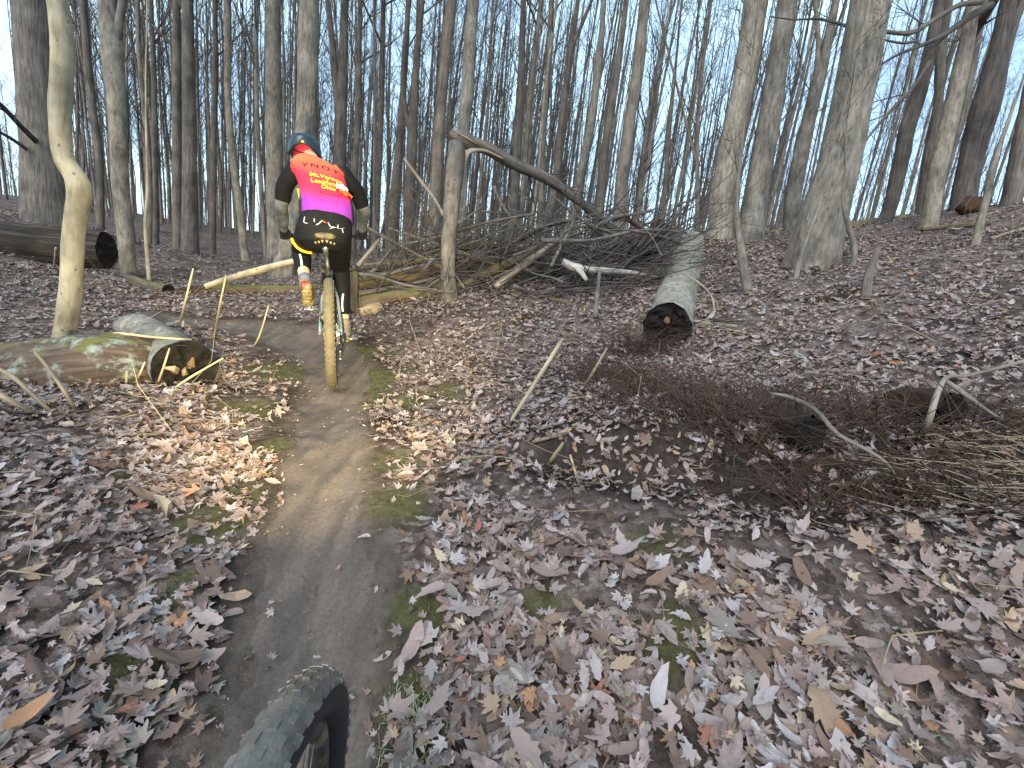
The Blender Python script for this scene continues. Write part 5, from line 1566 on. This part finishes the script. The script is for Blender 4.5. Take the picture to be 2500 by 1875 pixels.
back_text('lettering', 'Mt.Vernon', .000, 1.375, .205, .12, 'print_yellow', tall=1.15)
back_text('lettering', '&', .006, 1.343, .014, .12, 'print_yellow', tall=1.2)
back_text('lettering', 'Lexington', .004, 1.312, .200, .12, 'print_yellow', tall=1.15)
back_text('lettering', 'Ohio', .012, 1.272, .090, .12, 'print_yellow', tall=1.2)
back_text('lettering', 'YNOT', -.040, 1.482, .24, .10, 'print_dark', arc=0.8, tall=0.8)
back_strip('pocket_slit', [(-.045, 1.222), (.0, 1.215), (.05, 1.207), (.085, 1.205)], .007, 'print_dark')
for nm, cx, cz, w, h, mat in (('paper', .090, 1.290, .066, .060, 'paper'), ('wrapper', .112, 1.248, .070, .045, 'orange_pack')):
    m2 = MB()
    n_ = 6
    G = [[on_back(cx + (i / (n_ - 1) - .5) * w, cz + (j / (n_ - 1) - .5) * h - .15 * (i / (n_ - 1) - .5) * w, .016 + .008 * math.sin(i * 2.1 + j * 1.7)) for i in range(n_)] for j in range(n_)]
    if all(p is not None for r_ in G for p in r_):
        V = np.array(G).reshape(-1, 3)
        q = np.array([[j * n_ + i, j * n_ + i + 1, (j + 1) * n_ + i + 1, (j + 1) * n_ + i] for j in range(n_ - 1) for i in range(n_ - 1)])
        m2.raw(V, q)
        m2.raw(V + [0, .012, -.004], q[:, ::-1])
        wear(nm, m2, mat, parent=jersey)
m2 = MB()
capsule(m2, [(-.196, .60, 1.265), (-.185, .56, 1.235), (-.178, .52, 1.20)], [.010, .012, .009], 8)
wear('green_trim', m2, 'green_trim', parent=jersey)

# sleeves, arm warmers, gloves
for k, s in (('L', -1), ('R', 1)):
    A, E_, W_ = (np.array(J[q + k]) for q in ('sh', 'el', 'wr'))
    m2 = MB()
    capsule(m2, [tuple(A + [-s * .01, -.01, .004]), tuple(A + [s * .020, -.005, -.04]), tuple(A * .5 + E_ * .5 + [s * .020, -.004, 0]), tuple(A * .16 + E_ * .84 + [s * .006, 0, 0])], [.061, .062, .060, .056])
    wear('sleeve', m2, 'black_cloth', .009, 2)
    m2 = MB()
    capsule(m2, [tuple(A * .22 + E_ * .78), tuple(E_ + [s * .004, -.006, 0]), tuple(E_ * .45 + W_ * .55), tuple(W_)], [.048, .048, .042, .033])
    wear('arm_warmer', m2, 'warmer', .008, 1)
    # glove: palm, four fingers round the grip, thumb under it
    m2 = MB()
    G0 = W_ + np.array([-s * .002, .045, -.035])
    capsule(m2, [tuple(W_ + [0, -.005, .008]), tuple(W_ + [0, .025, -.018]), tuple(G0)], [.034, .038, .040], squash=0.8)
    for f in range(4):
        x = G0[0] + (f - 1.5) * .021
        L_ = (.9, 1.0, .95, .8)[f]
        capsule(m2, [(x, G0[1] + .008, G0[2] + .012), (x, G0[1] + .048 * L_, G0[2] - .002), (x, G0[1] + .056 * L_, G0[2] - .034), (x, G0[1] + .028, G0[2] - .048 * L_), (x, G0[1] + .006, G0[2] - .040)], [.0125, .012, .0115, .0105, .0095], 9, step=.012)
    capsule(m2, [(G0[0] - s * .030, G0[1] - .012, G0[2] + .004), (G0[0] - s * .050, G0[1] + .004, G0[2] - .022), (G0[0] - s * .052, G0[1] + .022, G0[2] - .040)], [.015, .0135, .011], 9, step=.012)
    wear('glove', m2, 'glove', .006, 2)

# tights, thigh band, stripes, hem graphics
mb = MB()
loft(mb, [((-.03, .28, .88), .12, .105, .02, -.25), ((-.032, .265, .93), .170, .130, .02, -.3), ((-.025, .262, 1.00), .182, .135, .03, -.45), ((-.008, .285, 1.075), .168, .125, .06, -.55), ((-.002, .30, 1.11), .160, .115, .07, -.55)], 32, 2.6)
for k, lower in (('L', .64), ('R', .80)):
    hp, kn, an = (np.array(J[q + k]) for q in ('hip', 'knee', 'ank'))
    capsule(mb, [tuple(hp), tuple(hp * .5 + kn * .5), tuple(kn)], [.100, .088, .072])
    pts, rad = [kn + [0, 0, 0], kn * (1 - lower * .5) + an * lower * .5 + [0, -.014, 0], kn * (1 - lower) + an * lower + [0, -.008, 0]], [.070, .064, .052 if k == 'L' else .050]
    capsule(mb, [tuple(p) for p in pts], rad)
tm = organic(mb, 'tights', .009, 3)
tights = obj('tights', tm, M['tights'], body)
tv = np.empty(len(tm.vertices) * 3, np.float32)
tm.vertices.foreach_get('co', tv)
tb = BVHTree.FromPolygons([Vector(v) for v in tv.reshape(-1, 3)], [tuple(p.vertices) for p in tm.polygons])

def on_legs(x, z, lift=.003):
    h = tb.ray_cast(Vector((x, -.5, z)), Vector((0, 1, 0)), 3)
    return None if h[0] is None else np.array(h[0] + h[1] * lift)

def leg_strip(name, pts, w, mat, sq=0.45):
    P = [on_legs(*p) for p in pts]
    P = [p for p in P if p is not None]
    if len(P) > 1:
        m2 = MB()
        S = smooth_path(np.array([[*p, w / 2] for p in P]), .012)
        m2.tube(S[:, :3], S[:, 3], 8, squash=sq)
        return wear(name, m2, mat, parent=tights)
leg_strip('reflective_stripe', [(-.198, .835), (-.192, .80), (-.186, .765), (-.183, .735)], .014, 'reflect')
leg_strip('reflective_stripe', [(.088, .555), (.082, .515), (.079, .47), (.082, .425)], .014, 'reflect')
leg_strip('thigh_band', [(-.232, .945), (-.215, .915), (-.190, .890), (-.160, .875), (-.130, .870), (-.110, .868)], .030, 'yellow_band', .3)
for q in ([(-.135, 1.105), (-.138, 1.068), (-.118, 1.066)], [(-.078, 1.10), (-.078, 1.078)], [(-.030, 1.092), (-.055, 1.068), (-.068, 1.062)], [(.005, 1.082), (.022, 1.056), (.048, 1.056), (.012, 1.044)], [(.048, 1.056), (.075, 1.048), (.104, 1.054)], [(.090, 1.050), (.096, 1.022)], [(.064, 1.052), (.066, 1.072)]):
    leg_strip('hem_graphic', q, .008, 'hem_grey')
leg_strip('hem_mark', [(-.030, 1.088), (-.006, 1.078)], .016, 'orange_pack')

# socks and shoes
for k, toe, heel, smat, sockr in (('L', (-.158, .475, .475), (-.152, .285, .605), 'shoe_red', .040), ('R', (.112, .650, .185), (.094, .425, .235), 'shoe_grey', .038)):
    an, kn = np.array(J['ank' + k]), np.array(J['knee' + k])
    if k == 'L':
        m2 = MB()
        capsule(m2, [tuple(an * .80 + kn * .20), tuple(an + [0, -.005, 0]), tuple(an + [0, -.01, -.03])], [.040, sockr, .038])
        wear('sock', m2, 'sock', .008, 1)
    heel, toe = np.array(heel), np.array(toe)
    ax = (toe - heel) / np.linalg.norm(toe - heel)
    upv = np.cross(np.cross(ax, [0, 0, 1]), ax)
    upv = upv / np.linalg.norm(upv)
    m2 = MB()
    capsule(m2, [tuple(heel + upv * .030), tuple(heel + ax * .09 + upv * .035), tuple(heel + ax * .19 + upv * .018), tuple(toe)], [.040, .043, .042, .030])
    capsule(m2, [tuple(an + [0, -.006, -.005]), tuple(heel + ax * .06 + upv * .04)], [.042, .044])
    shoe = wear('shoe', m2, smat, .008, 2)
    m2 = MB()
    capsule(m2, [tuple(heel - upv * .012 + ax * -.005), tuple(heel + ax * .10 - upv * .010), tuple(heel + ax * .18 - upv * .016), tuple(toe - upv * .018)], [.036, .033, .042, .026], squash=0.45)
    for q in (0.0, .03, .06, .12, .15, .18):
        m2.box(heel + ax * q - upv * .030, (.055, .016, .018), np.stack([np.cross(ax, upv), ax, upv], 1))
    wear('sole', m2, 'sole', parent=shoe)

# helmet with vents, straps and the red headband under it
def dome(mb, c, a, b_, h, z0, n=26, k=9, tilt=0.0, hole=None):
    V, Q = [], []
    th = np.arange(n) / n * 2 * math.pi
    for j in range(k):
        ph = z0 + (math.pi / 2 - z0) * j / (k - 1)
        q = np.cos(ph)
        V.append(np.stack([c[0] + a * q * np.cos(th), c[1] + b_ * q * np.sin(th), np.full(n, c[2] + h * math.sin(ph))], -1))
    V = np.concatenate(V)
    i_ = np.arange(n)
    Q = np.concatenate([np.stack([j * n + i_, j * n + (i_ + 1) % n, (j + 1) * n + (i_ + 1) % n, (j + 1) * n + i_], -1) for j in range(k - 1)])
    mb.raw(V, Q)
HC = HEADC + np.array([-.004, -.005, .005])
m2 = MB()
V, Q, n_ = [], [], 36
th = np.arange(n_) / n_ * 2 * math.pi
lowr = np.where(np.sin(th) < -.3, -.010 + .030 * np.exp(-((np.cos(th)) / .42) ** 2) - .055 * (np.abs(np.cos(th)) > .55) * (np.abs(np.cos(th)) - .55) / .45, -.050)
for j in range(11):
    f = j / 10
    zz = lowr * (1 - f) + .098 * math.sin(f * math.pi / 2) * 1.0
    q = np.sqrt(np.clip(1 - (f ** 2.3), 0, 1))
    V.append(np.stack([HC[0] + .118 * q * np.cos(th), HC[1] + .142 * q * np.sin(th), HC[2] + zz], -1))
    if j in (0,):
        pass
inner = [V[0] * 1.0]
inner[0] = np.stack([HC[0] + .095 * np.cos(th), HC[1] + .118 * np.sin(th), HC[2] + lowr + .006], -1)
VV_ = np.concatenate(inner + V)
i_ = np.arange(n_)
Q = np.concatenate([np.stack([j * n_ + i_, j * n_ + (i_ + 1) % n_, (j + 1) * n_ + (i_ + 1) % n_, (j + 1) * n_ + i_], -1) for j in range(11)])
m2.raw(VV_, Q)
hel = wear('helmet', m2, 'helmet')
hel.data.update()
for x in (-.060, -.022, .022, .060):             # air vents: dark slots let into the shell
    m3 = MB()
    pts = []
    for t in np.linspace(.30, .80, 7):
        y = -math.sqrt(max(1 - (x / .118) ** 2, 0)) * .142 * math.cos(t * 1.45)
        z = .098 * math.sin(min(t * 1.42, 1.5)) 
        pts.append((HC[0] + x * (1 - .15 * t), HC[1] + y * 1.0, HC[2] + z))
    m3.tube(pts, np.array([.003, .008, .010, .011, .010, .008, .003]), 8, squash=0.8)
    wear('vent', m3, 'helmet_black', parent=hel)
m3 = MB()
capsule(m3, [HC + [-.003, -.148, .035], HC + [.003, -.148, .037]], [.006, .006], 10)
wear('badge', m3, 'print_yellow', parent=hel)
m3 = MB()                                        # red headband over the back of the head
loft(m3, [(tuple(HEADC + [0, -.004, -.058]), .081, .100, .1, 0), (tuple(HEADC + [0, -.004, -.02]), .085, .106, .1, 0), (tuple(HEADC + [0, -.004, .03]), .084, .104, .1, 0), (tuple(HEADC + [0, -.002, .05]), .07, .09, .1, 0)], 26, 2.0)
wear('headband', m3, 'buff', .008, 1)
m3 = MB()
pts = [HEADC + [math.sin(a) * .090, -math.cos(a) * .110, -.018 - .012 * math.cos(2 * a)] for a in np.linspace(-1.3, 1.3, 14)]
m3.tube(pts, .009, 8, squash=0.5)
wear('retention_strap', m3, 'helmet_black', parent=hel)
for s in (-1, 1):
    m3 = MB()
    m3.tube([HEADC + [s * .098, -.03, .0], HEADC + [s * .088, .0, -.06], HEADC + [s * .055, .05, -.115]], .006, 6, squash=.4)
    wear('chin_strap', m3, 'helmet_black', parent=hel)

# ------------------------------------------------------------------ bicycles
def ring(mb, c, R, r, n=72, m=12, squash=1.0, ax=0):
    th, ph = np.arange(n) / n * 2 * math.pi, np.arange(m) / m * 2 * math.pi
    rad = R + r * np.cos(ph)[None, :]
    V = np.stack([np.broadcast_to(r * squash * np.sin(ph)[None, :], (n, m)), rad * np.cos(th)[:, None], rad * np.sin(th)[:, None]], -1) + np.asarray(c, float)
    i, j = np.meshgrid(np.arange(n), np.arange(m), indexing='ij')
    Q = np.stack([i * m + j, ((i + 1) % n) * m + j, ((i + 1) % n) * m + (j + 1) % m, i * m + (j + 1) % m], -1).reshape(-1, 4)
    mb.raw(V.reshape(-1, 3), Q)

def wheel(root, c, tyre_mat, tread_mat, spoke_mat='steel'):
    c = np.asarray(c, float)
    tr = MB()
    n, ph = 128, np.linspace(-1.05, 1.05, 11)
    th = np.arange(n) / n * 2 * math.pi
    rad_ = .338 + .0352 * np.cos(ph)[None, :]
    V = np.stack([np.broadcast_to(.0352 * .92 * np.sin(ph)[None, :], (n, 11)), rad_ * np.cos(th)[:, None], rad_ * np.sin(th)[:, None]], -1) + c
    i, j = np.meshgrid(np.arange(n), np.arange(10), indexing='ij')
    tr.raw(V.reshape(-1, 3), np.stack([i * 11 + j, ((i + 1) % n) * 11 + j, ((i + 1) % n) * 11 + j + 1, i * 11 + j + 1], -1).reshape(-1, 4))
    for k in range(64):                          # tread knobs in five rows
        for row, off_ in ((-.026, 0), (-.013, .5), (0, 0), (.013, .5), (.026, 0)):
            a = (k + off_) / 64 * 2 * math.pi
            rr_ = .338 + math.sqrt(.0345 ** 2 - (row / .92) ** 2)
            rad = np.array([0, math.cos(a), math.sin(a)])
            tan_ = np.array([0, -math.sin(a), math.cos(a)])
            ou = np.array([row / .034 * .8, 0, 0]) + rad
            ou /= np.linalg.norm(ou)
            sx = np.cross(tan_, ou)
            rr_ -= .0022 * _hash(np.int64(k * 7), np.int64(int(row * 1000)), np.int64(3))
            tr.box(c + [row, 0, 0] + rad * rr_, (.0095, .016, .0055), np.stack([sx, tan_, ou], 1))
    m = MB()
    ring(m, c, .338, .034, 84, 14, 0.92)
    w = obj('wheel', None, None, root)
    ty_o = m.build('tyre', M[tyre_mat], w, smooth=True)
    tr.build('tread', M[tread_mat], ty_o, False)
    m = MB()
    ring(m, c, .296, .019, 72, 8, 0.75)
    m.build('rim', M['black_metal'], w)
    m = MB()
    m.tube([c + [-.062, 0, 0], c + [-.045, 0, 0], c + [-.04, 0, 0], c + [0, 0, 0], c + [.04, 0, 0], c + [.045, 0, 0], c + [.062, 0, 0]], [.010, .012, .028, .018, .028, .012, .010], 16)
    m.build('hub', M['black_metal'], w)
    m = MB()
    for k in range(28):
        a, b_ = k / 28 * 2 * math.pi, (k / 28 + (.09 if k % 4 < 2 else -.09)) * 2 * math.pi
        s = -1 if k % 2 else 1
        m.tube([c + [s * .038, .025 * math.cos(a), .025 * math.sin(a)], c + [s * .004, .296 * math.cos(b_), .296 * math.sin(b_)]], .0013, 5, (False, False))
    m.build('spokes', M[spoke_mat], w)
    return w

bike = thing('mountain_bike', (0, 0, 0), 'muddy blue grey mountain bike ridden up the trail by the cyclist', 'bicycle')
bike.matrix_world = RM
def bp(name, f, mat, parent=None, flat=False):
    m = MB()
    f(m)
    return m.build(name, M[mat], parent or bike, not flat)
T_ = lambda *a, **k: (lambda m: m.tube(*a, **k))
RA, FA, BB = np.array([0, 0, .372]), np.array([0, 1.175, .372]), np.array([0, .445, .335])
wr_ = wheel(bike, RA, 'tyre_mud', 'tyre_mud')
wf_ = wheel(bike, FA, 'tyre_mud', 'tyre_mud')
def cass(m):
    for k in range(9):
        m.tube([RA + [.026 + k * .0035, 0, 0], RA + [.0275 + k * .0035, 0, 0]], [.092 - k * .0075] * 2, 40)
        R_ = .092 - k * .0075
        for t in range(0, 40, 2):
            a = t / 40 * 2 * math.pi
            m.box(RA + [.0268 + k * .0035, (R_ + .002) * math.cos(a), (R_ + .002) * math.sin(a)], (.002, .005, .005))
bp('cassette', cass, 'steel', None, True)
def rotor(m):
    ring(m, RA + [-.040, 0, 0], .078, .008, 40, 4, .12)
    for k in range(6):
        a = k / 6 * 6.283
        m.tube([RA + [-.040, .015 * math.cos(a), .015 * math.sin(a)], RA + [-.040, .074 * math.cos(a + .3), .074 * math.sin(a + .3)]], .0035, 5)
bp('brake_rotor', rotor, 'steel', wr_)
def caliper(m):
    m.box(RA + [-.048, .055, .095], (.035, .05, .045))
    m.tube([RA + [-.056, .04, .11], RA + [-.07, .12, .2], RA + [-.05, .22, .34]], .0035, 6)
bp('brake_caliper', caliper, 'black_metal')
SEAT_TOP = np.array([-.018, .245, .93])
def frame(m):
    cl = np.array([0, .30, .62])
    m.tube([BB, cl], .018, 14)
    m.tube([np.array([0, .29, .60]), np.array([0, .90, .80])], .019, 14)
    m.tube([BB + [0, .01, .01], np.array([0, .62, .52]), np.array([0, .905, .72])], [.024, .024, .022], 14)
    m.tube([np.array([0, .885, .685]), np.array([0, .915, .83])][0:1] + [np.array([0, .862, .85])], .024, 14)
    for s in (-1, 1):
        m.tube([BB + [s * .03, -.03, .0], np.array([s * .052, .25, .345]), RA + [s * .068, .0, .0]], [.013, .011, .010], 10)
        m.tube([np.array([s * .016, .30, .66]), np.array([s * .050, .20, .58]), np.array([s * .066, .06, .43]), RA + [s * .068, 0, .01]], [.010, .011, .010, .010], 10)
    m.tube([np.array([-.03, .295, .655]), np.array([.03, .295, .655])], .011, 8)
    m.tube([BB + [-.045, 0, 0], BB + [.045, 0, 0]], .023, 16)
bp('frame', frame, 'blue_frame')
bp('seat_post', T_([np.array([0, .305, .60]), SEAT_TOP + [0, .02, .0]], .0135, 12), 'black_metal')
def clamp(m):
    m.box(SEAT_TOP + [0, .015, .010], (.038, .05, .035))
    for s in (-1, 1):
        m.tube([SEAT_TOP + [s * .018, -.095, .035], SEAT_TOP + [s * .021, -.02, .022], SEAT_TOP + [s * .021, .07, .022], SEAT_TOP + [s * .014, .13, .035]], .004, 6)
sad_c = bp('seat_clamp', clamp, 'saddle_mud')
def saddle(m):
    rows = [(-.135, .062, .020), (-.12, .074, .026), (-.08, .076, .026), (-.03, .060, .022), (.03, .036, .020), (.09, .024, .020), (.135, .018, .018)]
    loft_r = [((SEAT_TOP[0], SEAT_TOP[1] + .03 + y, SEAT_TOP[2] + .055 + (.012 if y < -.1 else 0)), w, h, 0, math.pi / 2) for y, w, h in rows]
    loft(m, loft_r, 20, 2.2)
sad = bp('saddle', saddle, 'saddle')
def sad_under(m):
    for k, (x, w) in enumerate(((-.055, .016), (-.035, .018), (-.015, .02), (.012, .018), (.034, .018), (.054, .015))):
        m.tube([SEAT_TOP + [x * 1.1, -.115, .045 - abs(x) * .35], SEAT_TOP + [x, -.108, .028 - abs(x) * .25]], [w * .5, w * .35], 7, rough=.4, seed=k)
bp('caked_mud', sad_under, 'saddle_mud', sad)
def tail(m):
    m.tube([SEAT_TOP + [0, -.055, .02], SEAT_TOP + [0, -.06, -.015], SEAT_TOP + [0, -.05, -.06]], [.016, .021, .008], 12, rough=.2)
bp('seat_post_bolt', tail, 'steel', sad_c)
CR_L, CR_R = np.array([-.075, .355, .465]), np.array([.080, .545, .195])
for s, e in ((-1, CR_L), (1, CR_R)):
    ca = bp('crank', T_([BB + [s * .055, 0, 0], e], [.015, .012], 10), 'black_metal')
    def pedal(m, e=e, s=s):
        m.tube([e, e + [s * .10, 0, 0]], .007, 8)
        for y in (-.042, .042):
            m.tube([e + [s * .018, y, 0], e + [s * .10, y, 0]], .008, 8)
        for x in (.02, .06, .10):
            m.tube([e + [s * x, -.045, 0], e + [s * x, .045, 0]], .007, 8)
        for x in (.025, .06, .095):
            for y in (-.042, .042):
                m.tube([e + [s * x, y, -.014], e + [s * x, y, .014]], .003, 6)
    bp('pedal', pedal, 'steel')
def chainring(m):
    ring(m, BB + [.052, 0, 0], .062, .006, 44, 6, .5)
    for k in range(5):
        a = k / 5 * 6.283
        m.tube([BB + [.052, 0, 0], BB + [.052, .06 * math.cos(a), .06 * math.sin(a)]], .006, 6)
bp('chainring', chainring, 'black_metal')
def derail(m):
    a, b_ = RA + [.062, .005, -.085], RA + [.058, .05, -.165]
    m.tube([RA + [.075, .0, -.01], RA + [.080, -.01, -.05], a], [.012, .016, .012], 10)
    m.tube([a, b_], .013, 8, squash=.5)
    for p in (a, b_):
        m.tube([p + [-.006, 0, 0], p + [.006, 0, 0]], .022, 18)
bp('derailleur', derail, 'black_metal')
def chain(m):
    a, b_ = RA + [.058, .005, -.085], RA + [.056, .05, -.165]
    path = [BB + [.052, 0, .064], RA + [.050, .0, .052], RA + [.050, -.052, .0], RA + [.052, -.03, -.05], a + [0, .02, 0], b_ + [0, -.02, 0], b_ + [0, .005, -.022], BB + [.052, 0, -.064]]
    P = smooth_path(np.column_stack([np.array(path), np.full(len(path), .004)]), .0127)
    for i in range(len(P) - 1):
        d = P[i + 1, :3] - P[i, :3]
        d /= np.linalg.norm(d) + 1e-9
        x = np.array([1.0, 0, 0])
        m.box(P[i, :3], (.0075 if i % 2 else .0055, .011, .0075), np.stack([x, d, np.cross(x, d)], 1))
bp('chain', chain, 'steel', None, True)
ST = np.array([0, .862, .87])
def fork(m):
    for s in (-1, 1):
        m.tube([FA + [s * .058, -.008, 0], FA + [s * .060, -.10, .20], np.array([s * .060, .91, .72])], [.018, .020, .017], 12)
    m.tube([np.array([-.062, .91, .70]), np.array([.062, .91, .70])], .022, 10)
    m.tube([np.array([0, .91, .70]), ST + [0, 0, .02]], .017, 10)
bp('fork', fork, 'black_metal')
bp('stem', T_([ST, ST + [0, .05, .02]], .018, 10), 'black_metal')
GL, GR = np.array(J['wrL']) + [0.0, .068, -.052], np.array(J['wrR']) + [-.0, .068, -.052]
bp('handlebar', T_([GL + [-.035, -.01, 0], GL + [.06, .0, 0], ST + [-.08, .05, .02], ST + [.08, .05, .02], GR + [-.06, 0, 0], GR + [.035, -.01, 0]], [.011, .011, .015, .015, .011, .011], 12), 'black_metal')
for g, s in ((GL, -1), (GR, 1)):
    bp('grip', T_([g + [s * .038, -.01, 0], g + [-s * .06, 0, 0]], .0165, 12), 'tyre_black')
    bp('brake_lever', T_([g + [-s * .075, .01, -.004], g + [-s * .055, .045, -.012], g + [s * .02, .055, -.016]], [.009, .006, .005], 8), 'black_metal')
bp('brake_hose', T_([GL + [.075, .02, 0], np.array([-.10, 1.02, .80]), np.array([-.03, .86, .72]), np.array([-.025, .55, .65])], .003, 6), 'black_metal')

# ------------------------------------------------------------------ the camera rider's own bicycle: front end, with its lit lamp
OC = np.array(OWN_C, float)
own = thing('mountain_bike', OC, 'front wheel of the following mountain bike, nearest the camera', 'bicycle')
own.rotation_euler = (math.radians(6), math.radians(OWN_LEAN), math.radians(OWN_YAW))
w2 = wheel(own, (0, 0, 0), 'tyre_black', 'tyre_wet', 'black_metal')
for s in (-1, 1):
    m = MB()
    m.tube([(s * .058, .008, 0), (s * .060, -.10, .20), (s * .060, -.235, .43)], [.016, .019, .017], 12)
    m.build('fork_leg', M['black_metal'], own)
m = MB()
m.tube([(-.07, -.245, .44), (.07, -.245, .44)], .022, 10)
m.tube([(0, -.245, .44), (0, -.33, .64)], .02, 10)
m.tube([(0, -.33, .64), (0, -.27, .66)], .018, 10)
m.build('stem', M['black_metal'], own)
m = MB()
m.tube([(-.37, -.33, .67), (-.2, -.29, .66), (0, -.27, .66), (.2, -.29, .66), (.37, -.33, .67)], .013, 12)
m.build('handlebar', M['black_metal'], own)
m = MB()
m.tube([(.06, -.27, .70), (.06, -.215, .70)], [.020, .024], 16)
lampb = m.build('headlight', M['black_metal'], own)
bpy.context.view_layer.update()
ld = bpy.data.lights.new('headlight_beam', 'SPOT')
ld.energy, ld.color = LAMP_W, (1.0, 0.84, 0.46)
ld.spot_size, ld.spot_blend = math.radians(54), 1.0
ld.shadow_soft_size = 0.02
lo = bpy.data.objects.new('headlight_beam', ld)
COL.objects.link(lo)
lp = own.matrix_world @ Vector((.06, -.195, .70))
lo.location = lp
tgt = Vector(at(785, 715, 4.6))
lo.rotation_euler = (tgt - lp).to_track_quat('-Z', 'Y').to_euler()
